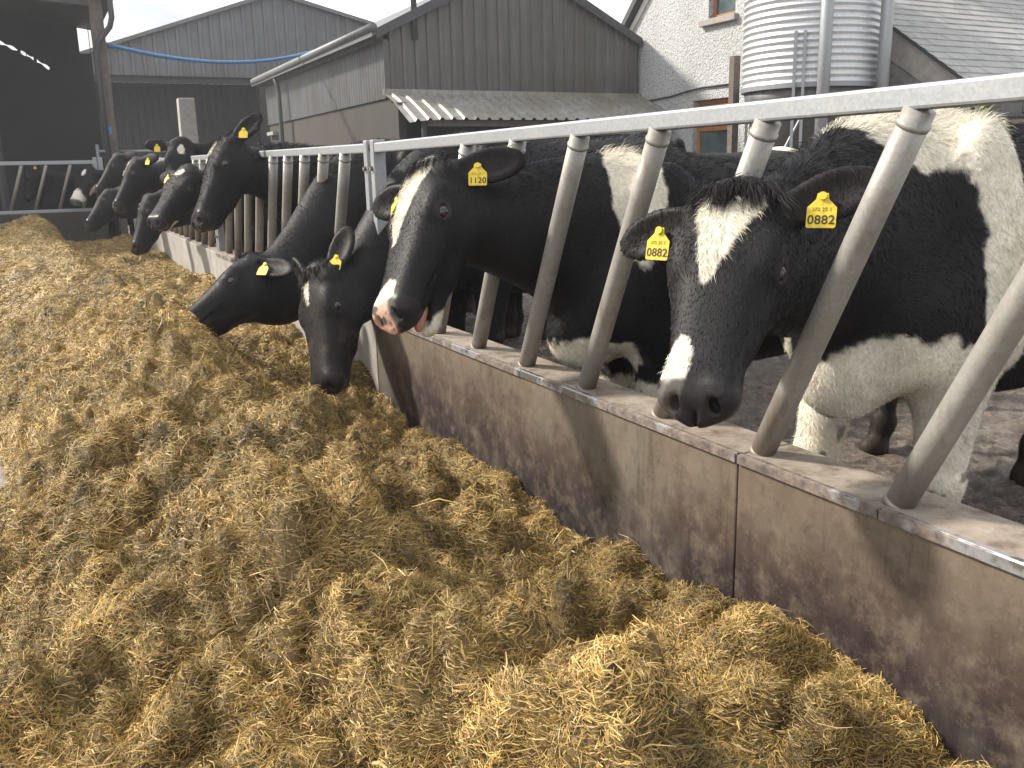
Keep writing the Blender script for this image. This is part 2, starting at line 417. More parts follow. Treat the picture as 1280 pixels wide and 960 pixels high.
# yard gate behind the double post
p0 = at(482, 200, 6.2); p1 = at(530, 200, 6.6)
e = empty('yard_gate', (p0[0], p0[1], 0), math.atan2(p1[1]-p0[1], p1[0]-p0[0])); tag(e, 'grey sheeted yard gate with round tubes, standing behind the double fence post', 'gate')
b = MB(); b.box((0, 0, .25), (1.1, .02, 1.34)); b.build('sheet', MT['bin'], e)
b = MB(); b.tube([(0, -.03, 1.36), (1.1, -.03, 1.36)], .024, 10); b.build('top_tube', MT['galv'], e, smooth=True)
for x in (.02, .16, .29, 1.08):
    b = MB(); b.tube([(x, -.03, .05), (x, -.03, 1.36)], .02, 10); b.build('upright', MT['galv'], e, smooth=True)

# ------------------------------------------------------------------ corrugated sheets
def sheet(name, mat, parent, width, zb, zt, pitch=.20, depth=.035, kind='box', loc=(0, 0, 0), axis='x', parts=None):
    """upright profiled sheet; zb/zt are functions of the running coordinate; loc offset; axis x runs +x facing -y, axis y runs +y facing -x"""
    if kind == 'box': prof = [(0, 0), (.40, 0), (.48, 1), (.72, 1), (.80, 0)]
    else: prof = [(i/8, .5-.5*math.cos(2*math.pi*i/8)) for i in range(8)]
    us = []; n = int(width/pitch)+1
    for i in range(n):
        for (t, h) in prof:
            u = (i+t)*pitch
            if u <= width: us.append((u, h))
    us.append((width, 0))
    V = []; F = []
    for u, h in us:
        o_ = -h*depth
        for off in (0, .006):
            for z in (zb(u), zt(u)):
                V.append((u, o_+off, z) if axis == 'x' else (o_+off, u, z))
    for i in range(len(us)-1):
        a = i*4; c = a+4
        F += [(a, c, c+1, a+1), (a+2, a+3, c+3, c+2), (a+1, c+1, c+3, a+3), (a, a+2, c+2, c)]
    o = mesh_obj(name, V, F, mat, parent); o.location = loc; return o

# ---- middle shed -------------------------------------------------
GX0, GX1, GY, GY2 = 5.498, 10.60, 15.10, 24.1
EZ = 3.50; RDG = 4.75; GM = (GX0+GX1)/2
e = empty('corrugated_shed', (GX0, GY, 0)); tag(e, 'grey corrugated shed with block base wall and a tin canopy, beside the pebbledashed house', 'shed')
W = GX1-GX0; Lg = GY2-GY; zr = lambda u: EZ-.05+(RDG-EZ)*(1-abs(u-W/2)/(W/2))
b = MB(); b.box((.12, .06, 0), (W-.02, .2, 2.45)); b.box((.12, .2, 0), (.26, Lg, 2.45)); b.box((W-.3, .2, 0), (W-.12, Lg, 3.3)); b.box((.26, Lg-.2, 0), (W-.3, Lg, 3.3)); b.build('base_wall', MT['dark_concrete'], e)
sheet('gable_sheet', MT['sheet_grey'], e, W, lambda u: 2.40, zr, .225, .035)
b = MB(); b.prism([(.03, .012, 2.42), (W-.03, .012, 2.42), (W-.03, .012, EZ-.1), (W/2, .012, RDG-.1), (.03, .012, EZ-.1)], (0, .04, 0)); b.build('gable_lining', MT['interior_shade'], e)
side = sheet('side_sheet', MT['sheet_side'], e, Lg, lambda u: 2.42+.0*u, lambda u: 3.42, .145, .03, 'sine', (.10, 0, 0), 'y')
b = MB(); b.box((.105, .01, 2.46), (.115, Lg, 3.42)); b.build('side_lining', MT['interior_shade'], e)
# roof slabs with verge trim
rf = MB()
for s in (-1, 1):
    xo = -.22 if s < 0 else W+.06
    zo = EZ-.05-( .22 if s < 0 else .06)*(RDG-EZ)/(W/2)
    rf.prism([(xo, -.10, zo+.02), (W/2, -.10, RDG-.03), (W/2, -.10, RDG+.04), (xo, -.10, zo+.09)], (0, Lg+.2, 0))
roof = rf.build('roof', MT['sheet_side'], e)
b = MB()
for s in (-1, 1):
    xo = -.15 if s < 0 else W+.03; zo = EZ-.05-(.15 if s < 0 else .03)*(RDG-EZ)/(W/2)
    b.prism([(xo, -.125, zo-.05), (W/2, -.125, RDG-.10), (W/2, -.125, RDG+.06), (xo, -.125, zo+.11)], (0, .022, 0))
b.build('verge_trim', MT['dark_steel'], roof)
b = MB(); b.box((-.02, .0, 3.34), (.09, Lg, 3.50)); b.build('fascia', MT['sheet_side'], e)
b = MB(); b.tube([(-.20, -.12, 3.50), (-.20, Lg, 3.47)], .075, 12); b.build('gutter', MT['sheet_far'], e, smooth=True)
for yy in (6.9,):
    b = MB(); b.tube([(-.18, yy, 3.45), (-.12, yy, 3.2), (-.10, yy, 3.0), (-.10, yy, 0)], .05, 10); b.build('downpipe', MT['sheet_side'], e, smooth=True)
b = MB(); b.tube([(.55, -.06, 3.35), (.55, -.06, 5.2)], .05, 10); b.build('flue', MT['dark_steel'], e, smooth=True)
b = MB(); b.box((.0, 8.2, 2.16), (.118, 8.85, 2.24)); b.build('lintel', MT['concrete'], e)
b = MB(); b.box((.11, 8.3, .2), (.119, 8.8, 2.12)); b.build('side_door', MT['dark_steel'], e)
# canopy : corrugated lean-to roof
def canopy():
    V = []; F = []; n = 0; W2 = W+.28; pitch = .21
    prof = [(0, 0), (.45, 0), (.55, 1), (.75, 1), (.85, 0)]
    us = [((i+t)*pitch, h) for i in range(int(W2/pitch)+1) for t, h in prof if (i+t)*pitch <= W2]
    rows = [(0, 2.49), (-.45, 2.33), (-.9, 2.14), (-1.18, 2.00)]
    for u, h in us:
        for (y, z) in rows:
            sag = -.05*math.exp(-u/.25) if y < -.5 else 0
            for o_ in (0, .006): V.append((u-.05, y, z+h*.035+sag-o_))
    R = len(rows)*2
    for i in range(len(us)-1):
        for r in range(len(rows)-1):
            a = i*R+r*2; c = a+R
            F += [(a, a+2, c+2, c), (a+1, c+1, c+3, a+3)]
        a = i*R; c = a+R
        F += [(a+R-2, a+R-1, c+R-1, c+R-2)]
    return mesh_obj('canopy', V, F, MT['sheet_roof'], e)
cn = canopy()
b = MB(); b.box((-.05, -.07, 2.455), (W+.2, -.0365, 2.55)); b.build('flashing', MT['sheet_roof'], cn)
for x in (.25, W-.2):
    b = MB(); b.tube([(x, -1.02, 0), (x, -1.02, 2.02)], .05, 8); b.build('canopy_post', MT['dark_steel'], cn)
b = MB(); b.box((.3, -1.06, 1.90), (W, -.98, 1.99)); b.build('canopy_beam', MT['rusty'], cn)
b = MB(); b.box((.1, -.02, 0), (1.7, .055, 2.3)); b.build('doorway_shade', MT['interior_shade'], e)  # solid dark box; the shade of an opening is put into its colour
b = MB(); b.box((1.72, -.03, 0), (3.9, .055, 1.75)); b.build('pale_panel', MT['cream'], e)
b = MB(); b.box((-.02, -.6, 0), (.12, .02, 2.30)); b.build('stub_wall', MT['dark_concrete'], e)

# ---- far shed ----------------------------------------------------
FXL, FXR, FY = 1.2, 9.6, 27.35
e = empty('gable_shed', (FXL, FY, 0)); tag(e, 'far grey sheeted shed with a wide dark opening under its gable', 'shed')
W = FXR-FXL; ap = 6.78-FXL; zr = lambda u: 6.10-.345*abs(u-ap) if u < ap else 6.10-.24*abs(u-ap)
sheet('gable_sheet', MT['sheet_far'], e, W, lambda u: 3.88, zr, .30, .045)
b = MB(); b.prism([(.03, .02, 3.9), (W-.03, .02, 3.9), (W-.03, .02, zr(W)-.1), (ap, .02, 6.0), (.03, .02, zr(0)-.08)], (0, .05, 0)); b.build('gable_lining', MT['interior_shade'], e)
b = MB()
for s in (0, 1):
    x0_, z0_ = (-.3, zr(-.3)) if s == 0 else (W+.3, zr(W+.3))
    b.prism([(x0_, -.2, z0_+.0), (ap, -.2, 6.1), (ap, -.2, 6.2), (x0_, -.2, z0_+.1)], (0, 14, 0))
b.build('roof', MT['sheet_far'], e)
b = MB(); b.box((0, .1, 0), (.3, 13, 4.0)); b.box((5.0, .12, 0), (W, .35, 3.9)); b.box((W-.3, .36, 0), (W, 13, 4.0)); b.box((.3, 12.8, 0), (W-.3, 13, 4)); b.build('wall', MT['dark_concrete'], e)
sheet('sliding_door', MT['sheet_dark'], e, 5.0, lambda u: .05, lambda u: 3.85, .2, .03, 'box', (.35, 1.8, 0))
b = MB(); b.box((.3, .15, 3.72), (5.0, .35, 3.90)); b.build('lintel_beam', MT['dark_steel'], e)
pp = at(233, 150, 18.0)
b = MB(); q0 = at(220, 121, 18.0); q1 = at(246, 121, 18.0)
b.prism([(q0[0], q0[1], 0), (q1[0], q0[1], 0), (q1[0]-.02, q0[1], 2.73), (q0[0]+.04, q0[1], 2.73)], (0, .3, 0)); o = b.build('concrete_pillar', MT['concrete'], bevel=.015)
tag(o, 'free standing pale concrete pillar before the dark shed opening', 'pillar')

# ---- left open shed ------------------------------------------------
LX = 1.22; LY = 15.75
e = empty('open_shed', (LX, LY, 0)); tag(e, 'dark open fronted shed on the left with a rusty corner post', 'shed')
b = MB(); b.box((-.09, 0, 0), (.09, .012, 3.82)); b.box((-.09, .188, 0), (.09, .20, 3.82)); b.box((-.008, .012, 0), (.008, .188, 3.82)); b.build('steel_post', MT['rusty'], e)
b = MB(); b.box((-.05, -.004, 1.86), (.03, -.0005, 1.98)); b.build('paint_mark', MT['blue_pipe'], e)
b = MB(); b.tube([(.20, -.12, 3.86), (.20, -.12, 3.55), (.16, -.1, 3.42), (-.02, -.07, 3.20), (-.07, -.06, 3.05), (-.07, -.06, .3)], .042, 10); b.build('downpipe', MT['dark_steel'], e, smooth=True)
b = MB(); b.tube([(.24, -.12, 3.9), (.24, 3.3, 3.9)], .06, 10); b.build('gutter', MT['dark_steel'], e, smooth=True)
b = MB(); b.prism([(-9, -.15, 5.2), (.25, -.15, 3.83), (.25, -.15, 3.95), (-9, -.15, 5.32)], (0, 3.6, 0)); b.build('roof', MT['sheet_dark'], e)
b = MB(); b.prism([(-9, 0, 4.2), (-.09, 0, 3.72), (-.09, 0, 3.86), (-9, 0, 5.1)], (0, .15, 0)); b.build('eaves_beam', MT['dark_steel'], e)
b = MB(); b.box((-9.1, 0, 0), (-9, 3.4, 5.2)); b.build('side_wall', MT['sheet_dark'], e)
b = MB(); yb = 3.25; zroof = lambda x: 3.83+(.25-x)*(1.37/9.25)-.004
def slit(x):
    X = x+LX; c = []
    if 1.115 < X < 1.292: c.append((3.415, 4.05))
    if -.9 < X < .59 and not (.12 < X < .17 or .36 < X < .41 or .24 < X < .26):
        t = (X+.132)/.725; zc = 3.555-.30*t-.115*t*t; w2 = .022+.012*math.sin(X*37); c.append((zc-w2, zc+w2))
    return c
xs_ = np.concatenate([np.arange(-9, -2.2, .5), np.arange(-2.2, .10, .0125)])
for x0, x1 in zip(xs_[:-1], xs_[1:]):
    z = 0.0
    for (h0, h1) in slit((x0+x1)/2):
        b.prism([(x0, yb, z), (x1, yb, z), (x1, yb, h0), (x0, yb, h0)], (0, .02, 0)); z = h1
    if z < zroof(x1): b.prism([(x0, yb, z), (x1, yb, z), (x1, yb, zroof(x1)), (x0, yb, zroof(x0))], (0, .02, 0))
b.build('back_wall', MT['interior_shade'], e)  # wall coloured near-black so the shed's inner shade is painted in
b = MB(); b.tube([(-1.6, 1.8, 0), (-1.6, 1.8, 4.0)], .07, 8); b.build('inner_post', MT['dark_steel'], e)

# ---- blue water pipe spanning from shed post to the middle shed -------
b = MB(); A = Vector((1.30, 15.7, 3.30)); B = Vector((5.40, 19.9, 3.46)); pts = []
A = Vector(at(128, 54, 14.2)); B = Vector(at(396, 63, 15.2+4.0))
for i in range(17):
    t = i/16; p = A.lerp(B, t); p.z -= .42*(4*t*(1-t))*.62; pts.append(p)
b.tube(pts, .033, 10); o = b.build('water_pipe', MT['blue_pipe'], smooth=True); tag(o, 'sagging blue water pipe hung between the rusty shed post and the grey shed gutter', 'pipe')
b = MB(); b.tube([at(775, 163, 9.5), at(800, 171, 9.4), at(826, 179, 9.3), at(850, 186, 9.3), at(870, 215, 9.3), at(872, 330, 9.3)], .032, 10); o = b.build('water_hose', MT['blue_pipe'], smooth=True); tag(o, 'bright blue hose under the top rail, in front of the lower house window', 'hose')

# ---- pebbledashed house -------------------------------------------
HX = GX1+.06
def wall_with_holes(mb, y0, y1, top, holes, x0, x1):
    ys = sorted(set([y0, y1]+[h[0] for h in holes]+[h[1] for h in holes]+list(np.linspace(y0, y1, 12))))
    for a, c in zip(ys[:-1], ys[1:]):
        hs = sorted([(h[2], h[3]) for h in holes if h[0] <= a+1e-6 and h[1] >= c-1e-6])
        z = 0
        for (h0, h1) in hs:
            mb.prism([(x0, a, z), (x0, c, z), (x0, c, h0), (x0, a, h0)], (x1-x0, 0, 0)); z = h1
        mb.prism([(x0, a, z), (x0, c, z), (x0, c, top(c)), (x0, a, top(a))], (x1-x0, 0, 0))
e = empty('pebbledash_house', (HX, 12, 0)); tag(e, 'grey pebbledashed house gable with orange wooden windows, beside the metal feed bin', 'house')
YA, YB = 16.1-12, 11.0-12       # far and near end of the gable wall
APX = YB
H1 = (12.39-12, 13.46-12, 1.15, 2.30); H2 = (12.42-12, 13.10-12, 3.60, 4.7)
b = MB(); wall_with_holes(b, YB, YA, lambda y: 3.15+.96*max(0, YA-y), [H1, H2], 0, .3); b.box((.3, YB, 0), (6, YB+.3, 3.15+.96*(YA-YB)-.05)); b.build('gable_wall', MT['pebble'], e)
b = MB()
for (ya, sg) in ((YA, -1),):
    b.prism([(-.16, ya-sg*.28, 3.02-.12), (-.16, APX, 3.02+.96*(YA-APX)+.10), (-.16, APX, 3.02+.96*(YA-APX)+.25), (-.16, ya-sg*.28, 3.02+.03)], (9, 0, 0))
b.build('roof', MT['dark_steel'], e)
b = MB()
for (ya, sg) in ((YA, -1),):
    b.prism([(-.03, ya+.18, 2.86), (-.03, APX, 3.0+.96*(YA-APX)-.26), (-.03, APX, 3.0+.96*(YA-APX)+.08), (-.03, ya+.22, 2.92)], (.025, 0, 0))
    b.prism([(-.05, ya-.30, 3.02), (-.05, ya+.18, 2.87), (-.05, ya+.1, 3.1)], (.02, 0, 0))
b.build('bargeboard', MT['cream'], e)
for (h, nm, tr) in ((H1, 'window', .62), (H2, 'window', None)):
    y0, y1, z0, z1 = h
    b = MB(); f = .07; X0, X1 = .10, .16
    b.box((X0, y0, z0), (X1, y0+f, z1)); b.box((X0, y1-f, z0), (X1, y1, z1)); b.box((X0, y0+f, z0), (X1, y1-f, z0+f)); b.box((X0, y0+f, z1-f), (X1, y1-f, z1))
    if tr: b.box((X0-.01, y0+f, z0+tr), (X1, y1-f, z0+tr+.09)); b.box((X0-.012, y0+f+.03, z1-f-.05), (X1, y1-f-.03, z1-f-.01))
    wv = b.build(nm, MT['wood_window'], e, bevel=.006)
    b = MB(); b.box((.125, y0+f*.5, z0+f*.5), (.135, y1-f*.5, z1-f*.5)); b.build('pane', MT['glass'], wv)
    b = MB(); b.box((-.09, y0-.08, z0-.10), (.18, y1+.16, z0)); b.build('sill', MT['concrete'], wv, bevel=.008)
b = MB(); b.tube([at_x(798, 127, HX-.03)-np.array([HX, 12, 0]), at_x(812, 126, HX-.03)-np.array([HX, 12, 0]), at_x(838, 121, HX-.03)-np.array([HX, 12, 0]), at_x(860, 114, HX-.03)-np.array([HX, 12, 0]), at_x(880, 109, HX-.03)-np.array([HX, 12, 0]), at_x(915, 105, HX-.03)-np.array([HX, 12, 0])], .016, 8); b.build('cable', MT['black_plastic'], e, smooth=True)
# steel upright between the house and the bin
c = at(918, 110, 12.4); b = MB(); b.box((c[0]-.06, c[1]-.05, 0), (c[0]+.05, c[1]+.05, 2.62)); o = b.build('steel_upright', MT['rusty'], bevel=.004); tag(o, 'weathered square upright standing between the house windows and the feed bin', 'post')

# ---- feed bin (silo) -----------------------------------------------
C = at(1011, 104, 11.9); R_ = .845
e = empty('feed_bin', (C[0], C[1], 0)); tag(e, 'round corrugated galvanised feed bin on steel legs, beside the pebbledashed house', 'silo')
V = []; F = []; n = 64; z = 2.16; rings = []
while z < 4.6:
    for t in range(8): rings.append((z+t/8*.082, R_+.014*math.cos(2*math.pi*t/8)))
    z += .082
for (z, r) in rings:
    for k in range(n): a = 2*math.pi*k/n; V.append((r*math.cos(a), r*math.sin(a), z))
for i in range(len(rings)-1):
    for k in range(n): F.append((i*n+k, i*n+(k+1)%n, (i+1)*n+(k+1)%n, (i+1)*n+k))
mesh_obj('cylinder_wall', V, F, MT['bin'], e, True)
b = MB(); b.tube([(0, 0, 2.10), (0, 0, 2.159)], [R_+.02, R_+.025], 64); b.build('base_ring', MT['galv'], e)
b = MB(); b.tube([(0, 0, 2.099), (0, 0, 1.95), (0, 0, .9)], [R_-.02, R_-.05, .22], 48); b.build('hopper_cone', MT['sheet_side'], e, smooth=True)
b = MB(); b.tube([(0, 0, 4.6), (0, 0, 5.2)], [R_+.05, .25], 48); b.build('cone_roof', MT['bin'], e)
cd = math.atan2(-C[1], -C[0])      # towards the camera
for dg in (-8, 118, 180, 242):
    a = cd+math.radians(dg); ca, sa = math.cos(a), math.sin(a); b = MB()
    for s in (-.055, .055):
        px, py = (R_+.03)*ca-s*sa, (R_+.03)*sa+s*ca
        b.tube([(px, py, 0), (px, py, 2.75)], .026, 4)
    b.build('leg', MT['galv'], e)
for k in range(3):
    a = cd+math.radians(-35)+k*.6; a2 = a+.62; b = MB(); b.tube([((R_+.0)*math.cos(a), (R_+.0)*math.sin(a), .9), ((R_)*math.cos(a2), R_*math.sin(a2), 1.9)], .02, 6); b.build('brace', MT['galv'], e)
b = MB(); a = cd+math.radians(10); b.tube([((R_+.12)*math.cos(a), (R_+.12)*math.sin(a), .5), ((R_+.12)*math.cos(a), (R_+.12)*math.sin(a), 4.8)], .075, 14); b.build('filling_pipe', MT['galv'], e, smooth=True)
b = MB(); a = cd+math.radians(62); b.tube([((R_+.14)*math.cos(a), (R_+.14)*math.sin(a), .5), ((R_+.14)*math.cos(a), (R_+.14)*math.sin(a), 4.8)], .075, 14); b.build('vent_pipe', MT['galv'], e, smooth=True)
b = MB(); b.box((-.12, -1.3, 1.15), (.25, -1.05, 1.42)); b.build('auger_box', MT['rusty'], e, bevel=.01)

# ---- slate roofed house ----------------------------------------------
SX = 10.0; SY0, SZ0 = 7.50, 2.12; SLP = (3.023-2.116)/(8.827-7.485)
e = empty('slate_house', (SX, SY0, 0)); tag(e, 'low house with a grey slate roof and rendered gable, right of the feed bin', 'house')
RL = 7.0; dep = 3.4
zt = lambda y: SZ0+SLP*y
b = MB(); b.prism([(0, 0, 0), (0, dep, 0), (0, dep, zt(dep)-.1), (0, 0, SZ0-.1)], (.35, 0, 0)); b.box((.35, 0, 0), (RL, .3, SZ0-.12)); b.build('wall', MT['rough'], e)
b = MB(); b.prism([(-.02, -.04, SZ0-.42), (-.02, dep, zt(dep)-.52), (-.02, dep, zt(dep)-.04), (-.02, -.12, SZ0-.08)], (.03, 0, 0)); b.build('verge_render', MT['concrete'], e)
rb = MB(); rb.prism([(-.06, -.15, zt(-.15)-.06), (-.06, dep, zt(dep)-.06), (-.06, dep, zt(dep)-.02), (-.06, -.15, zt(-.15)-.02)], (RL, 0, 0))
roof = rb.build('roof', MT['dark_steel'], e)
V = []; F = []; CC = []
ln = math.sqrt(1+SLP*SLP); cw = .17; sw = .30; nc = int(dep*ln/cw)
for r in range(nc):
    x = -.08-(sw/2 if r % 2 else 0)
    while x < RL:
        a0 = max(x, -.08)+.002; a1 = min(x+sw, RL)-.002
        if a1-a0 > .03:
            s0 = (r*cw-.02)/ln-.15; s1 = ((r+1)*cw+.06)/ln-.15; j = random.uniform(0, .003); k0 = len(V)
            z0 = zt(s0)+.006+j; z1 = zt(s1)-.016+j
            V += [(a0, s0, z0), (a1, s0, z0+random.uniform(-.002, .002)), (a1, s1, z1), (a0, s1, z1), (a0, s0, z0-.012), (a1, s0, z0-.012)]
            F += [(k0, k0+1, k0+2, k0+3), (k0+4, k0+5, k0+1, k0)]
            g = random.uniform(.24, .36); CC += [(g, g, g*.96, 1)]*6
        x += sw
so_ = mesh_obj('slates', V, F, MT['slate'], roof); point_color(so_, 'coat', np.array(CC))
b = MB(); b.box((.0, -1.2, .0), (-.0001+2.5, -.05, 1.62)); b.build('porch', MT['cream'], e)
b = MB(); b.prism([(-.03, -1.35, 1.60), (-.03, -.05, 1.80), (-.03, -.05, 1.86), (-.03, -1.35, 1.66)], (2.7, 0, 0)); pr_ = b.build('porch_roof', MT['slate'], e); point_color(pr_, 'coat', np.tile(np.array([[.25, .25, .25, 1]]), (8, 1)))
b = MB(); b.tube([(-.08, -1.4, 1.60), (-.08, -.02, 1.70), (-.02, .05, 2.0)], .03, 8); b.build('gutter', MT['black_plastic'], e, smooth=True)
b = MB(); b.box((-.012, .3, 0), (-.003, .98, 1.72)); b.build('door', MT['cream'], e)
b = MB(); b.box((-.05, -.75, 1.62), (.1, -.25, 1.95)); b.build('meter_box', MT['black_plastic'], e)
# small yellow green plant on the wall
pc = at(1228, 150, 8.9)
V = []; F = []
for i in range(140):
    p = Vector((pc[0]+random.gauss(0, .035), pc[1]+random.gauss(0, .035), pc[2]+random.uniform(-.28, .16))); d = Vector((random.uniform(-1, 1), random.uniform(-1, 1), random.uniform(-.3, 1))).normalized()*.05
    s = d.cross(Vector((random.random(), random.random(), 1))).normalized()*.022; k0 = len(V)
    V += [p, p+d*.5+s, p+d, p+d*.5-s]; F.append((k0, k0+1, k0+2, k0+3))
o = mesh_obj('wall_plant', V, F, MT['leaf']); tag(o, 'small yellow green plant growing up the slate house wall', 'plant')
b = MB(); b.tube([(pc[0], pc[1], 0), (pc[0]+.02, pc[1], .6), (pc[0], pc[1], pc[2]+.1)], [.012, .01, .004], 6); b.build('stem', MT['leaf'], o, smooth=True)

# ------------------------------------------------------------------ silage heap
def heap_height(x, y):
    p = np.stack([x, y, 0*x], 1)
    cy_ = np.array([-1, .6, 1.0, 1.35, 1.65, 2.1, 2.6, 3.3, 4.9, 9.2, 15]); cx_ = np.array([.78, .76, .72, .66, .56, .48, .48, .50, .50, .30, -.1])
    crest = np.interp(y, cy_, cx_)+.07*(vnoise(p*[0, 1.1, 0], 41)-.5)*2
    hc = .50+.06*(vnoise(p*[0, 1.2, 0]+3, 42)-.5)*2-.06*sstep(5, 8, y)+.24*sstep(8.5, 13.5, y)-.15*sstep(1.95, 1.35, y)
    left = -.34-.50*sstep(2.6, 1.0, y)-1.5*sstep(6, 12.5, y)+.16*(vnoise(p*[0, 1.3, 0]+9, 43)-.5)*2
    hw = .175+.05*(vnoise(p*[0, 1.6, 0], 44)-.5)*2+.10*sstep(3.2, 4.3, y)+.04*sstep(5, 9, y)
    t = np.clip((x-crest)/(1.315-crest), 0, 1); right = hw-.02*np.sin(np.pi*t)+(hc-hw)*np.exp(-((x-crest)/.21)**2)
    s = np.clip((crest-x)/(crest-left), 0, 1.4); lef = hc*(1-.25*s-.75*s**1.5)
    h = np.where(x > crest, right, lef)
    # individual mounds and hollows read off the place
    for (bx, by, r, a) in ((.90, 1.02, .26, .07), (.62, 1.22, .20, .05), (1.02, 1.62, .20, -.05), (.86, 1.78, .15, -.04), (1.02, 2.25, .15, .07), (.80, 2.75, .14, .06), (.93, 3.54, .21, .14),
                           (.40, 2.1, .20, .06), (.55, 3.9, .25, .05), (1.1, 4.1, .15, .05), (.92, 4.7, .2, -.06), (.15, 2.7, .2, .05), (.28, 1.55, .18, -.04), (.5, 2.9, .15, -.03), (.56, 4.36, .24, .10)):
        h = h+a*np.exp(-((x-bx)**2+(y-by)**2)/(r*r))
    env = sstep(-.02, .16, h)*(.55+.45*sstep(1.31, 1.2, x))
    q_ = p*[1, .85, 1]+.07*np.stack([vnoise(p*7, 81)-.5, vnoise(p*7, 82)-.5, 0*x], 1)
    bil = lambda n: np.abs(2*n-1)
    fd = 1-.75*sstep(4, 8, y); fe = 1-.55*sstep(6, 11, y)
    h = h+env*(.12*(fbm(p*2.4+5, 45, 3)-.5)+.12*fe*(bil(vnoise(q_*4.6, 46))-.42)+.085*fd*(bil(vnoise(q_*9.5, 47))-.42)+.11*fd*(fbm(q_*7.5, 50, 4, .62)-.5)+.075*fd*fd*(bil(vnoise(q_*19, 49))-.42)+.055*fd*fd*(fbm(p*36, 48, 3)-.5))
    far = sstep(14.75, 15.3, y)
    h = h*(1-far)
    return np.where(h < .0, -.02, h)
def build_silage():
    ys = [-.35]
    while ys[-1] < 15.3: ys.append(ys[-1]+max(.010, .0075*max(.5, ys[-1])))
    ys = np.array(ys); nx = 210
    u = np.linspace(0, 1, nx)
    xl = -1.05-1.5*sstep(5, 10, ys)
    X = xl[None]+(1.3135-xl)[None]*u[:, None]
    Y = np.tile(ys, (nx, 1)); x = X.ravel(); y = Y.ravel(); z = heap_height(x, y)
    Z = z.reshape(X.shape)
    i = np.arange(nx*len(ys)).reshape(nx, len(ys))
    Q = np.stack([i[:-1, :-1], i[1:, :-1], i[1:, 1:], i[:-1, 1:]], -1).reshape(-1, 4)
    keep = (z[Q] > -.015).any(1); Q = Q[keep]
    V = np.stack([x, y, z], 1)
    GX = np.gradient(Z, axis=0)/((1.3135-xl)[None]/(nx-1)); GY_ = np.gradient(Z, axis=1)/np.gradient(ys)[None]
    # smoothed copy of the heap height
    Zs = Z.copy()
    for _ in range(40):
        Zs[1:-1] = (Zs[:-2]+Zs[2:]+2*Zs[1:-1])/4; Zs[:, 1:-1] = (Zs[:, :-2]+Zs[:, 2:]+2*Zs[:, 1:-1])/4
    def sample(G, xx, yy):
        jf = np.interp(yy, ys, np.arange(len(ys))); j = np.clip(jf.astype(int), 0, len(ys)-2); fj = jf-j
        xq = np.interp(yy, ys, xl); uf = np.clip((xx-xq)/(1.3135-xq), 0, .99999)*(nx-1); k = uf.astype(int); fk = uf-k
        return (G[k, j]*(1-fk)+G[k+1, j]*fk)*(1-fj)+(G[k, j+1]*(1-fk)+G[k+1, j+1]*fk)*fj
    n1 = fbm(V*22, 61, 5, .65); n2 = fbm(V*5, 62, 4)
    dark = np.array([.040, .026, .012]); mid = np.array([.20, .135, .05])
    C = dark+(mid-dark)*np.clip((n1-.33)*2.6, 0, 1)[:, None]
    C *= (.7+.6*n2)[:, None]
    fy = sstep(2.5, 5, V[:, 1])[:, None]; C = C*(1-fy)+fy*np.array([.27, .19, .072])*(.45+.95*fbm(V*48, 66, 3)*n2*2)[:, None]
    def strands(n, ya, yb, ln, wd, seed, flake=False):
        r = np.random.default_rng(seed)
        yy = ya+(yb-ya)*r.random(n); xq = np.interp(yy, ys, xl); xx = xq+(1.31-xq)*r.random(n)
        h = sample(Z, xx, yy); k = h > .008
        xx, yy, h = xx[k], yy[k], h[k]; n = len(xx)
        hx = np.clip(sample(GX, xx, yy), -1.8, 1.8); hy = np.clip(sample(GY_, xx, yy), -1.8, 1.8)
        N = np.stack([-hx, -hy, np.ones(n)], 1); N /= np.linalg.norm(N, axis=1)[:, None]
        P = np.stack([xx, yy, h], 1)
        ang = 6.283*(vnoise(P*8, seed+1)*1.6+.25*r.random(n)) + r.normal(0, .6, n)
        D = np.stack([np.cos(ang), np.sin(ang), np.zeros(n)], 1); D -= N*(D*N).sum(1)[:, None]
        D += N*(r.normal(.12, .34, n))[:, None]; D /= np.linalg.norm(D, axis=1)[:, None]
        S = np.cross(D, N); S /= np.linalg.norm(S, axis=1)[:, None]+1e-9
        tilt = r.normal(0, .6, n)[:, None]; S = S*np.cos(tilt)+N*np.sin(tilt)
        L = ln*np.exp(r.normal(0, .5, n)); Wd = wd*np.exp(r.normal(0, .4, n))
        P = P+N*(r.random(n)**1.5*.016-.002)[:, None]
        bend = N*(L*r.normal(-.06, .14, n))[:, None]+S*(L*r.normal(0, .16, n))[:, None]
        a = P-D*(L/2)[:, None]; c = P+D*(L/2)[:, None]; mth = P-bend*.5+N*.002
        w_ = S*(Wd/2)[:, None]
        Vs = np.stack([a-w_*.6, a+w_*.6, mth-w_, mth+w_, c-w_*.4, c+w_*.4], 1).reshape(-1, 3)
        b0 = np.arange(n)[:, None]*6
        Qs = np.concatenate([b0+np.array([0, 1, 3, 2]), b0+np.array([2, 3, 5, 4])], 0)
        pal = np.array([[.58, .425, .165], [.49, .35, .12], [.40, .275, .088], [.31, .21, .063], [.21, .14, .048], [.44, .35, .18], [.23, .195, .075], [.09, .062, .028]])
        pr = np.array([.12, .20, .23, .18, .11, .08, .05, .03]) if not flake else np.array([.02, .06, .12, .24, .24, .06, .16, .10])
        ci = r.choice(len(pal), n, p=pr/pr.sum()); cc = pal[ci]*np.array([.80, .77, .76])*(.92+.40*r.random(n))[:, None]
        clump = fbm(P*8, 305, 4, .6); patch = vnoise(P*1.7, 909)
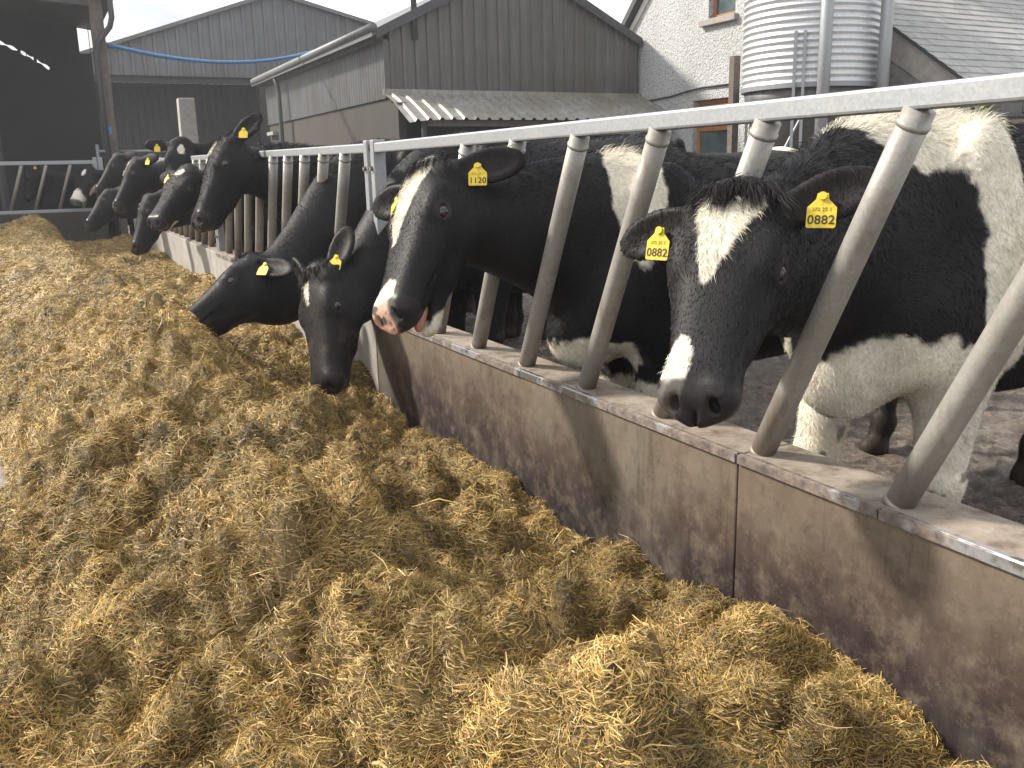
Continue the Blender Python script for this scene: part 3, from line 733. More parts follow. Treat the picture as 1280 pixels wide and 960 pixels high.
        cc *= np.clip(.48+2.2*(clump-.27), .24, 1.3)[:, None]*(.78+.42*patch)[:, None]
        return Vs, Qs, np.repeat(cc, 6, 0)
    VV = [V]; QQ = [Q]; CC = [C]; off = len(V)
    for (n, ya, yb, ln, wd, sd_, fl) in ((620000, .35, 2.0, .0165, .00115, 1, 0), (20000, .35, 2.4, .036, .0017, 2, 0), (24000, .35, 2.6, .014, .0035, 6, 1), (330000, 2.0, 3.8, .019, .0015, 3, 0), (12000, 2.2, 4.5, .040, .0021, 8, 0),
                                         (340000, 3.8, 7.5, .026, .0027, 4, 0), (170000, 7.5, 15.0, .034, .0048, 5, 0)):
        a, q, c = strands(n, ya, yb, ln, wd, sd_*100, fl); VV.append(a); QQ.append(q+off); CC.append(c); off += len(a)
    V = np.concatenate(VV); Q = np.concatenate(QQ); C = np.concatenate(CC)
    o = np_mesh('silage_heap', V, Q, 4, MT['straw'], None, False)
    point_color(o, 'coat', np.concatenate([C, np.ones((len(C), 1))], 1))
    tag(o, 'long loose heap of golden brown chopped silage spread along the feed wall', 'silage', kind='stuff')
build_silage()

# ------------------------------------------------------------------ cows : one continuous body grown from a distance field
def unit(v): v = np.asarray(v, float); return v/np.linalg.norm(v)
def smin(a, b, k):
    h = np.maximum(k-np.abs(a-b), 0)/k; return np.minimum(a, b)-h*h*k*.25
class Prim:
    """kind: ell(center, axes rows, radii) / cone(a, b, ra, rb) / loft"""
    def __init__(s, fn, c, rad, k=.03, op='add'): s.fn, s.c, s.rad, s.k, s.op = fn, np.asarray(c, float), rad, k, op
def ell(c, r, ax=None, k=.03, op='add'):
    c = np.asarray(c, float); r = np.asarray(r, float); A = np.eye(3) if ax is None else np.asarray(ax, float)
    def fn(p):
        q = (p-c)@A.T; k0 = np.linalg.norm(q/r, axis=1); k1 = np.linalg.norm(q/(r*r), axis=1)
        return np.where(k1 > 1e-9, k0*(k0-1)/np.maximum(k1, 1e-9), -r.min())
    return Prim(fn, c, r.max(), k, op)
def cone(a, b, ra, rb, k=.03, op='add'):
    a = np.asarray(a, float); b = np.asarray(b, float); ba = b-a; L2 = ba@ba
    def fn(p):
        t = np.clip((p-a)@ba/L2, 0, 1); return np.linalg.norm(p-a-t[:, None]*ba, axis=1)-(ra+(rb-ra)*t)
    return Prim(fn, (a+b)/2, np.linalg.norm(ba)/2+max(ra, rb), k, op)
def loft(o, ax, us, top, bot, hw, n_top=2.4, n_bot=2.2, k=.04, taper=.0, op='add'):
    """profile solid: runs along ax[0], half width hw along ax[1], between bot and top along ax[2]"""
    o = np.asarray(o, float); A = np.asarray(ax, float); us = np.asarray(us, float)
    uu = np.linspace(us[0], us[-1], 240)
    ker = np.ones(13)/13
    def sm(v):
        w_ = np.interp(uu, us, v); e = np.concatenate([np.full(6, w_[0]), w_, np.full(6, w_[-1])]); return np.convolve(e, ker, 'valid')
    T, B, H = sm(top), sm(bot), sm(hw)
    def fn(p):
        q = (p-o)@A.T; u = np.clip(q[:, 0], us[0], us[-1]); over = np.abs(q[:, 0]-u)
        t = np.interp(u, uu, T); b = np.interp(u, uu, B); h = np.interp(u, uu, H)
        c = (t+b)/2; hh = np.maximum((t-b)/2, .004); w = (q[:, 2]-c)/hh
        hv = h*(1-taper*np.clip(w, -1, 1)*.5) if taper else h
        n = np.where(w > 0, n_top, n_bot)
        r = (np.abs(q[:, 1]/np.maximum(hv, .004))**n+np.abs(w)**n)**(1/n)
        d = (r-1)*np.minimum(h, hh)*.95
        return np.sqrt(np.maximum(d, 0)**2+over**2)+np.minimum(d, 0)
    mid = o+A[0]*(us[0]+us[-1])/2+A[2]*(max(top)+min(bot))/2
    return Prim(fn, mid, math.sqrt(((us[-1]-us[0])/2)**2+((max(top)-min(bot))/2)**2+max(hw)**2), k, op)

def eval_prims(prims, p, margin):
    d = np.full(len(p), 1e3)
    for pr in prims:
        m = np.linalg.norm(p-pr.c, axis=1) < pr.rad+margin+pr.k
        if not m.any(): continue
        q = pr.fn(p[m])
        if pr.op == 'add': d[m] = smin(d[m], q, pr.k)
        else: d[m] = -smin(-d[m], q, pr.k)       # smooth subtraction
    return d
def surface(prims, h, lo, hi):
    """sparse evaluation of the field, then surface nets"""
    B = 6
    n = np.ceil((np.asarray(hi)-lo)/h/B).astype(int)
    bc = np.stack(np.meshgrid(*[np.arange(k) for k in n], indexing='ij'), -1).reshape(-1, 3)
    cen = lo+(bc+.5)*B*h
    dc = eval_prims(prims, cen, .25)
    act = np.abs(dc) < B*h*1.35+.02
    full = np.repeat(np.repeat(np.repeat(dc.reshape(n), B, 0), B, 1), B, 2).astype(np.float32)
    off = np.stack(np.meshgrid(*[np.arange(B)]*3, indexing='ij'), -1).reshape(-1, 3)
    ab = bc[act]
    ab = ab[np.lexsort((ab[:, 2]//4, ab[:, 1]//4, ab[:, 0]//4))]
    pc = np.array([q.c for q in prims]); prd = np.array([q.rad+q.k for q in prims])
    for s in range(0, len(ab), 64):
        idx = (ab[s:s+64, None, :]*B+off[None]).reshape(-1, 3)
        pts = lo+(idx+.5)*h; b0, b1 = pts.min(0), pts.max(0)
        gap = np.linalg.norm(np.maximum(np.maximum(b0-pc, pc-b1), 0), axis=1)
        sel = np.nonzero(gap < prd+.05)[0]
        v = eval_prims([prims[i] for i in sel], pts, .05)
        full[idx[:, 0], idx[:, 1], idx[:, 2]] = v
    full[[0, -1]] = 1; full[:, [0, -1]] = 1; full[:, :, [0, -1]] = 1
    neg = full < 0
    N = np.array(full.shape)
    cnt = np.zeros(N-1, np.int8)
    for a in (0, 1):
        for b in (0, 1):
            for c in (0, 1): cnt += neg[a:N[0]-1+a, b:N[1]-1+b, c:N[2]-1+c]
    cells = np.argwhere((cnt > 0) & (cnt < 8))
    vid = np.full(N-1, -1, np.int32); vid[cells[:, 0], cells[:, 1], cells[:, 2]] = np.arange(len(cells))
    acc = np.zeros((len(cells), 3)); num = np.zeros(len(cells))
    cor = [(a, b, c) for a in (0, 1) for b in (0, 1) for c in (0, 1)]
    val = {c: full[cells[:, 0]+c[0], cells[:, 1]+c[1], cells[:, 2]+c[2]].astype(float) for c in cor}
    for a in cor:
        for ax in range(3):
            if a[ax]: continue
            b = list(a); b[ax] = 1; b = tuple(b); va, vb = val[a], val[b]; m = (va < 0) != (vb < 0)
            t = np.where(m, va/np.where(m, va-vb, 1), 0)
            pt = np.array(a, float)[None]+np.zeros((len(cells), 3)); pt[:, ax] += t
            acc[m] += pt[m]; num[m] += 1
    V = lo+(cells+acc/num[:, None]+.5)*h
    Q = []
    for ax in range(3):
        o1, o2 = [(1, 2), (2, 0), (0, 1)][ax]
        sl0 = [slice(1, N[i]-1) for i in range(3)]; sl1 = list(sl0); sl0[ax] = slice(0, N[ax]-1); sl1[ax] = slice(1, N[ax])
        A, Bn = neg[tuple(sl0)], neg[tuple(sl1)]
        e = np.argwhere(A != Bn); base = np.ones(3, int); base[ax] = 0; e0 = e+base
        fl = A[e[:, 0], e[:, 1], e[:, 2]]
        d1 = np.zeros(3, int); d1[o1] = 1; d2 = np.zeros(3, int); d2[o2] = 1
        q = [vid[tuple((e0-x).T)] for x in (d1+d2, d2, 0*d1, d1)]
        q = np.stack(q, 1); q[~fl] = q[~fl][:, ::-1]; Q.append(q)
    Q = np.concatenate(Q); Q = Q[(Q >= 0).all(1)]
    # light smoothing
    nb = np.zeros_like(V); deg = np.zeros(len(V))
    for it in range(2):
        nb[:] = 0; deg[:] = 0
        for i in range(4):
            a, b = Q[:, i], Q[:, (i+1) % 4]
            for ax in range(3): nb[:, ax] += np.bincount(a, V[b, ax], len(V))
            deg += np.bincount(a, minlength=len(V))
        V = V*.5+.5*nb/np.maximum(deg, 1)[:, None]
    return V, Q

def vert_normals(V, Q):
    n = np.cross(V[Q[:, 2]]-V[Q[:, 0]], V[Q[:, 3]]-V[Q[:, 1]]); N = np.zeros_like(V)
    for i in range(4):
        for ax in range(3): N[:, ax] += np.bincount(Q[:, i], n[:, ax], len(V))
    return N/np.maximum(np.linalg.norm(N, axis=1), 1e-12)[:, None]

BLACK = np.array([.0135, .0130, .0140]); WHITE = np.array([.66, .615, .51]); NOSE = np.array([.030, .026, .028]); PINK = np.array([.52, .30, .22])
TEXTS = {}
def digits(txt, size, mat, parent, Mx, name='tag_number'):
    cu = bpy.data.curves.new(name, 'FONT'); cu.body = txt; cu.size = size; cu.align_x = 'CENTER'; cu.align_y = 'CENTER'; cu.extrude = .0003; cu.offset = size*.012; cu.space_character = 1.05
    tmp = bpy.data.objects.new(name, cu); COL.objects.link(tmp)
    dg = bpy.context.evaluated_depsgraph_get(); me = bpy.data.meshes.new_from_object(tmp.evaluated_get(dg)); bpy.data.objects.remove(tmp)
    me.name = name; me.materials.clear(); me.materials.append(mat)
    o = bpy.data.objects.new(name, me); COL.objects.link(o); o.parent = parent; o.matrix_local = Mx; return o

def make_cow(label, res, base, heading, P, Mz, wn, s=1.0, hs=1.0, ears=((.02, 1, -.25), (.02, 1, -.25)), en=(.35, 0, .85), tags=(None, None), white=(), bwhite=(), open_mouth=0, tongue=False,
             legs=None, fur=0, forelock=0, nose='dark', eyes=True, body_top=(0, 0), neck_drop=0.0, crest=.0, tag_len=.11, group='cows at the feed barrier', tagtilt=(0, 0), furbox=None, bw=1.0, wet=0, blaze=()):
    base = np.array([base[0], base[1], 0.0]); ca, sa = math.cos(heading), math.sin(heading)
    Rm = np.array([[ca, sa, 0], [-sa, ca, 0], [0, 0, 1.0]])       # world -> local
    L = lambda p: (np.asarray(p, float)-base)@Rm.T
    P = L(P); Mz = L(Mz); U = unit(Mz-P); hl = np.linalg.norm(Mz-P); Wn = np.asarray(wn, float)@Rm.T; Wn = unit(Wn-U*(Wn@U)); V = np.cross(Wn, U)
    A = np.stack([U, V, Wn]); k_ = hl/.53*hs; H = lambda u, v, w: P+(U*u+V*v+Wn*w)*k_
    S = lambda *x: np.array(x, float)*s
    pr = []
    # ---- trunk
    us = S(-1.46, -1.40, -1.30, -1.12, -.95, -.7, -.4, -.12, .05, .18, .28, .33)
    tp = S(1.16, 1.28, 1.345, 1.375, 1.355, 1.335, 1.335, 1.365, 1.36, 1.26, 1.12, 1.02)
    bt = S(1.0, .90, .80, .70, .66, .60, .57, .60, .63, .67, .73, .80)
    hw = S(.05, .13, .20, .255, .285, .325*bw, .325*bw, .255, .22, .18, .13, .06)
    pr.append(loft((0, 0, 0), np.eye(3), us, tp, bt, hw, 2.2, 2.3, .06, taper=.28))
    for y in (-1, 1):
        pr.append(ell(S(-1.0, y*.215, 1.245), S(.13, .07, .07), None, .14))
        pr.append(ell(S(-1.42, y*.10, 1.20), S(.06, .05, .06), None, .08))
        pr.append(ell(S(.02, y*.19, 1.02), S(.15, .085, .32), None, .10))
        pr.append(ell(S(.17, y*.15, .86), S(.13, .085, .14), None, .10))
        pr.append(ell(S(-1.22, y*.19, .95), S(.22, .105, .30), None, .10))
    pr.append(ell(S(.27, 0, .73), S(.12, .10, .13), None, .10))
    pr.append(ell(S(-1.13, 0, .58), S(.20, .16, .14), None, .06))
    # ---- legs
    lg = legs or {}
    for y, nm in ((1, 'L'), (-1, 'R')):
        fx = lg.get('F'+nm, 0); hx = lg.get('H'+nm, 0); fs = lg.get('S'+nm, 0)
        a = S(.02, y*.165, .76); b = S(.05+fx*.55, y*.165+fs*.5, .42); c = S(.04+fx, y*.155+fs, .15); d = S(.07+fx, y*.155+fs, .035)
        pr += [cone(a, b, .098*s, .060*s, .06), ell(b, S(.058, .056, .07), None, .03), cone(b, c, .053*s, .039*s, .03), ell(c, S(.048, .046, .05), None, .03), cone(c, d, .041*s, .052*s, .03), cone(S(.08+fx, y*.155+fs, .05), S(.10+fx, y*.155+fs, .03), .058*s, .05*s, .02)]
        a = S(-1.12, y*.19, .86); b = S(-1.40+hx*.5, y*.17, .52); c = S(-1.35+hx, y*.165, .15); d = S(-1.31+hx, y*.165, .035)
        pr += [cone(S(-1.15, y*.19, .95), S(-1.2, y*.18, .72), .15*s, .10*s, .06), cone(a, b, .10*s, .058*s, .06), ell(b, S(.065, .05, .065), None, .03), cone(b, c, .05*s, .041*s, .03), ell(c, S(.05, .046, .05), None, .03), cone(c, d, .043*s, .054*s, .03), cone(d, d+S(.03, 0, 0), .058*s, .05*s, .02)]
    # ---- tail
    tl = [S(-1.42, 0, 1.31), S(-1.49, .0, 1.15), S(-1.50, .01, .9), S(-1.47, .02, .65), S(-1.46, .02, .45)]
    for i, (a, b) in enumerate(zip(tl[:-1], tl[1:])): pr.append(cone(a, b, (.04, .028, .022, .03)[i]*s, (.028, .022, .03, .045)[i]*s, .03))
    # ---- neck
    T0 = S(-.06, 0, 1.345); T3 = H(.03, 0, -.055); ln = np.linalg.norm(T3-T0)
    back = unit(unit(T0-T3)*.75-Wn*.35-U*.12)
    T1 = T0+np.array([.42*ln, 0, .10*ln+crest]); T2 = T3+back*.34*ln
    B0 = S(.30, 0, .80); B3 = H(.185, 0, -.235); lb = np.linalg.norm(B3-B0)
    B1 = B0+np.array([.25*lb, 0, .18*lb-neck_drop]); B2 = B3+unit(-U*.15-Wn*.6)*.34*lb
    bez = lambda a, b, c, d, t: a*(1-t)**3+3*b*t*(1-t)**2+3*c*t*t*(1-t)+d*t**3
    nn = 15
    for i in range(nn):
        t = i/(nn-1); tt = bez(T0, T1, T2, T3, t); bb = bez(B0, B1, B2, B3, t)
        c = (tt+bb)/2; az = unit(tt-bb); hh = np.linalg.norm(tt-bb)/2
        lat = unit((1-t)*np.array([0, 1, 0])+t*V); lat = unit(lat-az*(lat@az)); at3 = np.cross(lat, az)
        wd = (.170*(1-t)**1.2+.102*(1-(1-t)**1.2))*s
        pr.append(ell(c, (max(.10, ln/nn*1.7), wd, hh), np.stack([at3, lat, az]), .05))
    # ---- head
    k = k_; hk = lambda *x: np.array(x)*k
    us = hk(-.045, -.02, .0, .05, .11, .17, .23, .29, .35, .41, .46, .50, .525, .54)
    tp = hk(-.07, -.022, -.004, .010, .012, .008, .0, -.008, -.014, -.016, -.017, -.026, -.045, -.075)
    bt = hk(-.10, -.14, -.165, -.205, -.222, -.222, -.205, -.183, -.165, -.152, -.146, -.140, -.126, -.10)
    hw = hk(.03, .064, .084, .102, .111, .114, .108, .096, .085, .077, .079, .079, .067, .028)
    pr.append(loft(P, A, us, tp, bt, hw, 2.7, 2.1, .04, taper=-.16))
    je = open_mouth
    pr.append(cone(H(.13, .045, -.165), H(.33, .028, -.158-je*.3), .055*k, .036*k, .04)); pr.append(cone(H(.13, -.045, -.165), H(.33, -.028, -.158-je*.3), .055*k, .036*k, .04))
    pr.append(cone(H(.33, .0, -.152-je*.3), H(.475, 0, -.132-je), .040*k, .034*k, .025 if je else .03))
    for y in (-1, 1):
        pr.append(ell(H(.13, y*.074, -.135), hk(.10, .038, .085), A, .05))          # jaw muscle
        pr.append(ell(H(.165, y*.092, -.032), hk(.050, .024, .024), A, .035))        # brow
        pr.append(cone(H(.215, y*.085, -.085), H(.35, y*.058, -.092), .020*k, .010*k, .04))   # facial crest
        pr.append(ell(H(.487, y*.048, -.062), hk(.032, .025, .034), A, .03))         # nostril wing
    pr.append(ell(H(-.002, 0, -.035), hk(.038, .062, .040), A, .05))
    for y in (-1, 1):
        # eye: lids around a slit
        e = H(.192, y*.101, -.058); ex = unit(V*y*.92+Wn*.25+U*.25); eu = unit(U-ex*(U@ex)); ev = np.cross(ex, eu)
        pr.append(ell(e, hk(.036, .030, .026), np.stack([eu, ev, ex]), .02))
        if res < .012:
            pr.append(ell(e+ex*.024*k, hk(.020, .0105, .024), np.stack([unit(eu+ev*.15*y), unit(ev-eu*.15*y), ex]), .006, 'sub'))
        nst = H(.513, y*.040, -.058)
        pr.append(ell(nst, hk(.016, .011, .024), np.stack([unit(U+V*y*.5), unit(V*y-U*.5), Wn]), .010, 'sub'))
        pr.append(ell(H(.44, y*.075, -.108), hk(.10, .012, .0045), A, .008, 'sub'))   # mouth line
    pr.append(ell(H(.535, 0, -.085), hk(.02, .004, .03), A, .008, 'sub'))
    if je: pr.append(ell(H(.52, 0, -.128-je*.35), hk(.095, .10, .010+je*.30), A, .012, 'sub'))
    # ---- ears
    earf = []
    for i, y in enumerate((1, -1)):
        eu_, ev_, ew_ = ears[i]; d = unit(U*eu_+V*y*ev_+Wn*ew_); nf = U*en[0]+V*y*en[1]+Wn*en[2]; nf = unit(nf-d*(nf@d)); t3 = np.cross(d, nf)
        r0 = H(.035, y*.085, -.06); thk = max(.016, res*1.25)
        ctr = r0+d*.118*k
        pr.append(cone(r0-d*.01, r0+d*.05*k, .036*k, .028*k, .03))
        pr.append(ell(ctr, (.108*k, .056*k, thk), np.stack([d, t3, nf]), .02))
        pr.append(ell(ctr-nf*.010+t3*0, (.085*k, .042*k, thk), np.stack([d, t3, nf]), .02))
        if res < .012: pr.append(ell(ctr+nf*.019*k, (.090*k, .042*k, .019*k), np.stack([d, t3, nf]), .010, 'sub'))
        earf.append((r0, d, nf, t3))
    # ---- extents and mesh
    pts = np.array([q.c for q in pr if q.op == 'add']); rd = np.array([q.rad for q in pr if q.op == 'add'])
    hp = np.array([H(.55, 0, -.1), H(-.1, 0, .05)]+[e[0]+e[1]*.25*k for e in earf])
    lo = np.minimum(np.array([-1.62*s, -.42*s, -.03]), hp.min(0)-.14); hi = np.maximum(np.array([.5*s, .42*s, 1.45*s]), hp.max(0)+.14)
    Vv, Q = surface(pr, res, lo, hi)
    # ---- coat
    N = vert_normals(Vv, Q)
    q = (Vv-P)@A.T/k_                       # head space
    nz = fbm(Vv*26, 5, 4, .65)-.5; nzb = fbm(Vv*9, 8, 4, .6)-.5
    w_ = np.zeros(len(Vv))
    inhead = sstep(.30, .26, np.linalg.norm(q-np.array([.24, 0, -.09]), axis=1)-.05)
    for (u, v, wv, ru, rv, rw) in white:
        r = np.sqrt(((q[:, 0]-u)/ru)**2+((q[:, 1]-v)/rv)**2+((q[:, 2]-wv)/rw)**2)
        w_ = np.maximum(w_, sstep(1.07, .93, r+nz*.5))
    if blaze:
        bu, b0_, b1_ = np.array(blaze, float).T
        vl = np.interp(q[:, 0], bu, b0_); vr = np.interp(q[:, 0], bu, b1_)
        nzh = fbm(np.stack([q[:, 0]*22, q[:, 1]*70, q[:, 2]*30], 1), 15, 4, .65)-.5
        dd = np.minimum(np.minimum(q[:, 1]-vl, vr-q[:, 1]), np.minimum(q[:, 0]-bu[0], bu[-1]-q[:, 0]))+nzh*.022
        w_ = np.maximum(w_, sstep(-.003, .004, dd)*(q[:, 2] > -.075)*(np.abs(q[:, 1]) < .13)*(q[:, 2] < .06))
    Vb = Vv/s
    for (x, y, z, rx, ry, rz) in bwhite:
        r = np.sqrt(((Vb[:, 0]-x)/rx)**2+((Vb[:, 1]-y)/ry)**2+((Vb[:, 2]-z)/rz)**2)
        sg = sstep(1.06, .94, r+nz*.30+nzb*.55)
        w_ = np.maximum(w_, sg)
    wc = w_
    tint = fbm(Vv*4, 9, 4); stain = sstep(.50, .75, fbm(Vv*6, 19, 5))*sstep(1.3, .3, Vb[:, 2])
    C = BLACK*(1+.5*(fbm(Vv*3, 21, 3)-.5))[:, None]*np.ones((len(Vv), 3)); C += sstep(.55, .8, fbm(Vv*2.2, 22, 3))[:, None]*np.array([.006, .003, .001])
    Wc = WHITE*(.80+.35*tint)[:, None]; Wc = Wc*(1-.45*stain[:, None]*np.array([.5, .8, 1.1]))
    C = C*(1-wc[:, None])+Wc*wc[:, None]; rough = np.full(len(Vv), .52 if res < .01 else .66)+.14*wc
    low = sstep(.30, .06, Vv[:, 2]+nzb*.22); C = C*(1-low[:, None]*.8)+np.array([.045, .034, .026])*low[:, None]*.8
    mud = sstep(.60, .66, fbm(Vv*19, 33, 4))*sstep(.75, .4, Vv[:, 2]); C = C*(1-mud[:, None]*.75)+np.array([.05, .037, .028])*mud[:, None]*.75
    for y in (-1, 1):       # bare skin of the eyelids
        er = np.linalg.norm(q-np.array([.192, y*.112, -.052]), axis=1); lid = sstep(.036, .022, er)
        C = C*(1-.7*lid[:, None])+np.array([.040, .030, .028])*.7*lid[:, None]; rough = rough*(1-lid)+.36*lid
    # wet nose pad, pink nose, inner ear skin
    pad = sstep(.470, .488, q[:, 0]+.014*nz)*sstep(-.135, -.12, q[:, 2])*(q[:, 0] < .60)*(np.abs(q[:, 1]) < .1)
    blk = pad*(1-.85*wc if nose == 'dark' else 1)
    pc_ = np.tile(NOSE, (len(Vv), 1))
    if nose == 'pink':
        pc_ = PINK*(.72+.5*fbm(Vv*60, 77, 3))[:, None]; sp = np.maximum(sstep(.56, .60, fbm(Vv*38, 71, 2)), sstep(-.005, -.03, q[:, 1]*wet+.006*nz) if wet else 0)
        pc_ = pc_*(1-sp[:, None])+NOSE*sp[:, None]
    C = C*(1-pad[:, None]*.9)+pc_*pad[:, None]*.9
    rough = rough*(1-pad)+.26*pad
    for (r0, d, nf, t3) in earf:
        z = Vv-(r0+d*.12*k_); inn = sstep(.075, .05, np.linalg.norm(z-d*(z@d)[:, None]*.35, axis=1)*1.0)*sstep(.35, .75, N@nf)
        C = C*(1-.75*inn[:, None])+np.array([.018, .015, .015])*.75*inn[:, None]
    e = empty('cow', tuple(base), heading); tag(e, label, 'cow', group)
    body = np_mesh('body', Vv, Q, 4, MT['coat'], e, True); point_color(body, 'coat', np.concatenate([C, rough[:, None]], 1))
    # ---- eyes, tags, hair
    if eyes:
        for y in (-1, 1):
            c = H(.192, y*.101, -.058); ex = unit(V*y*.92+Wn*.25+U*.25); c = c+ex*.0068*k_
            bm = bmesh.new(); bmesh.ops.create_uvsphere(bm, u_segments=20, v_segments=14, radius=.0215*k_)
            me = bpy.data.meshes.new('eye'); bm.to_mesh(me); bm.free(); me.materials.append(MT['eye']); me.polygons.foreach_set('use_smooth', [True]*len(me.polygons))
            o = bpy.data.objects.new('eye', me); COL.objects.link(o); o.parent = e; o.location = c
    for i, y in enumerate((1, -1)):
        if tags[i] is None: continue
        r0, d, nf, t3 = earf[i]; c = r0+d*tag_len*k_+nf*.015*k_
        zl = np.array([0, 0, 1.0])*.9+d*tagtilt[i]; zl = unit(zl-nf*(zl@nf)); xl_ = np.cross(zl, nf)*-1; xl_ = np.cross(zl, nf); xl_ = -xl_ if np.dot(np.cross(xl_, zl), nf) < 0 else xl_
        Mx = Matrix(((xl_[0], zl[0], nf[0], c[0]), (xl_[1], zl[1], nf[1], c[1]), (xl_[2], zl[2], nf[2], c[2]), (0, 0, 0, 1)))
        b = MB(); w2 = .0275; out = [(-w2+.003, -.062), (w2-.003, -.062), (w2, -.059), (w2, -.022), (.012, -.006), (.010, .006), (-.010, .006), (-.012, -.006), (-w2, -.022), (-w2, -.059)]
        b.prism([(x, z, 0) for x, z in out], (0, 0, .0022)); b.tube([(0, 0, -.004), (0, 0, .007)], .008, 12)
        o = b.build('ear_tag', MT['yellow'], e); o.matrix_local = Mx
        if tags[i]:
            digits(tags[i], .0245, MT['ink'], o, Matrix.Translation((0, -.047, .0027)))
            if res < .008: digits('372 25 1', .010, MT['faded_ink'], o, Matrix.Translation((0, -.026, .0027)), 'tag_small_print')
    def hair(name, pos, dirs, lens, cols, wdt, bendn, seed=1):
        r = np.random.default_rng(seed); n = len(pos); sd = np.cross(dirs, r.normal(0, 1, (n, 3))); sd /= np.linalg.norm(sd, axis=1)[:, None]
        a = pos-dirs*.002; m_ = pos+dirs*lens[:, None]*.5+bendn*lens[:, None]*.14; t = pos+dirs*lens[:, None]-bendn*lens[:, None]*.05; ww = sd*wdt[:, None]*.5
        Vs = np.stack([a-ww, a+ww, m_-ww*.8, m_+ww*.8, t-ww*.12, t+ww*.12], 1).reshape(-1, 3); b0 = np.arange(n)[:, None]*6
        Qs = np.concatenate([b0+np.array([0, 1, 3, 2]), b0+np.array([2, 3, 5, 4])])
        o = np_mesh(name, Vs, Qs, 4, MT['fur'], e, True); point_color(o, 'coat', np.concatenate([np.repeat(cols, 6, 0), np.ones((n*6, 1))], 1)); return o
    if fur:
        r = np.random.default_rng(11)
        fa = .5*np.linalg.norm(np.cross(Vv[Q[:, 2]]-Vv[Q[:, 0]], Vv[Q[:, 3]]-Vv[Q[:, 1]]), axis=1)
        fc = Vv[Q].mean(1); fq = (fc-P)@A.T/k_
        wt = fa*np.where(fq[:, 0] > .46, np.where(np.linalg.norm(fc-P, axis=1) < .9, .0, 1), 1)*np.where(fc[:, 2] < .08, 0, 1)
        nh = np.linalg.norm(fc-H(.25, 0, -.1), axis=1) < .36*k_; wt = wt*np.where(nh, 1.6, 1)
        for y in (-1, 1): wt = wt*np.where(np.linalg.norm(fq-np.array([.192, y*.112, -.052]), axis=1) < .027, 0, 1)
        if furbox: wt = wt*np.where((fc[:, 0] > furbox[0]), 1, 0)
        fi = r.choice(len(Q), fur, p=wt/wt.sum()); bc_ = r.dirichlet((1, 1, 1, 1), fur)
        pos = (Vv[Q[fi]]*bc_[:, :, None]).sum(1); nn_ = N[Q[fi, 0]]
        isw = wc[Q[fi, 0]]; hd = nh[fi]
        fl = np.where(hd[:, None], U*.8-Wn*.15, np.array([-.55, 0, -.6]))
        hq = (pos-P)@A.T/k_
        fl = np.where((hd & (hq[:, 0] < .20))[:, None], fl+V*np.sign(hq[:, 1])[:, None]*.5+(fbm(pos*9, 3, 2)-.5)[:, None]*2.0*V, fl)
        fl = fl+.9*np.stack([vnoise(pos*7, 51+i)-.5 for i in range(3)], 1)
        fl = fl-nn_*(fl*nn_).sum(1)[:, None]; fl /= np.linalg.norm(fl, axis=1)[:, None]+1e-9
        topl = sstep(.55, .9, nn_[:, 2])*(~hd)
        dirs = fl+nn_*(.09+.22*isw*1.0+.45*topl)[:, None]+r.normal(0, .16, (fur, 3)); dirs /= np.linalg.norm(dirs, axis=1)[:, None]
        lens = (1 if res < .01 else 1.6)*(.010+.008*isw+.014*topl)*np.exp(r.normal(0, .3, fur)); lens = np.where(hd & (isw < .5), lens*.62, lens); lens = np.where(hd & (hq[:, 0] > .25), lens*.6, lens)
        lens = np.where((~hd) & (isw > .5) & (topl < .3), lens*.55, lens)
        cols = C[Q[fi, 0]]*((.75+.6*r.random(fur))+(1-isw)*(.25+.6*r.random(fur)))[:, None]
        hair('coat_hair', pos, dirs, lens, cols, np.full(fur, .0011 if res < .008 else .0019 if res < .01 else .0036), nn_)
    if forelock:
        r = np.random.default_rng(5); n = forelock
        hu = r.normal(-.008, .017, n); hv = np.clip(r.normal(0, .040, n), -.085, .085); pos = np.array([H(a, b, -.004-4*b*b-abs(a)*.4) for a, b in zip(hu, hv)])
        lock = vnoise(np.stack([hv*75, hu*30, 0*hu], 1), 31)
        dirs = U*(.75+.5*r.random(n))[:, None]+Wn*(.46+.22*r.random(n))[:, None]+V*(hv*4+(lock-.5)*.9)[:, None]+r.normal(0, .10, (n, 3)); dirs /= np.linalg.norm(dirs, axis=1)[:, None]
        lens = .034+.046*r.random(n)*(.5+.9*lock)
        tipd = np.tile(Wn, (n, 1))*1.1
        hair('forelock', pos, dirs, lens, BLACK*(.9+1.3*r.random(n))[:, None]*np.array([1.1, 1, .95]), np.full(n, .0014 if res < .01 else .004), tipd, 6)
    if tongue:
        b = MB(); pts = [H(.41, .0, -.135-je*.30), H(.455, .004, -.126-je*.36), H(.492, .008, -.122-je*.42), H(.512, .010, -.126-je*.48)]
        b.tube(pts, [.014, .019, .018, .008], 12); o = b.build('tongue', MT['tongue'], e, True)
    return e

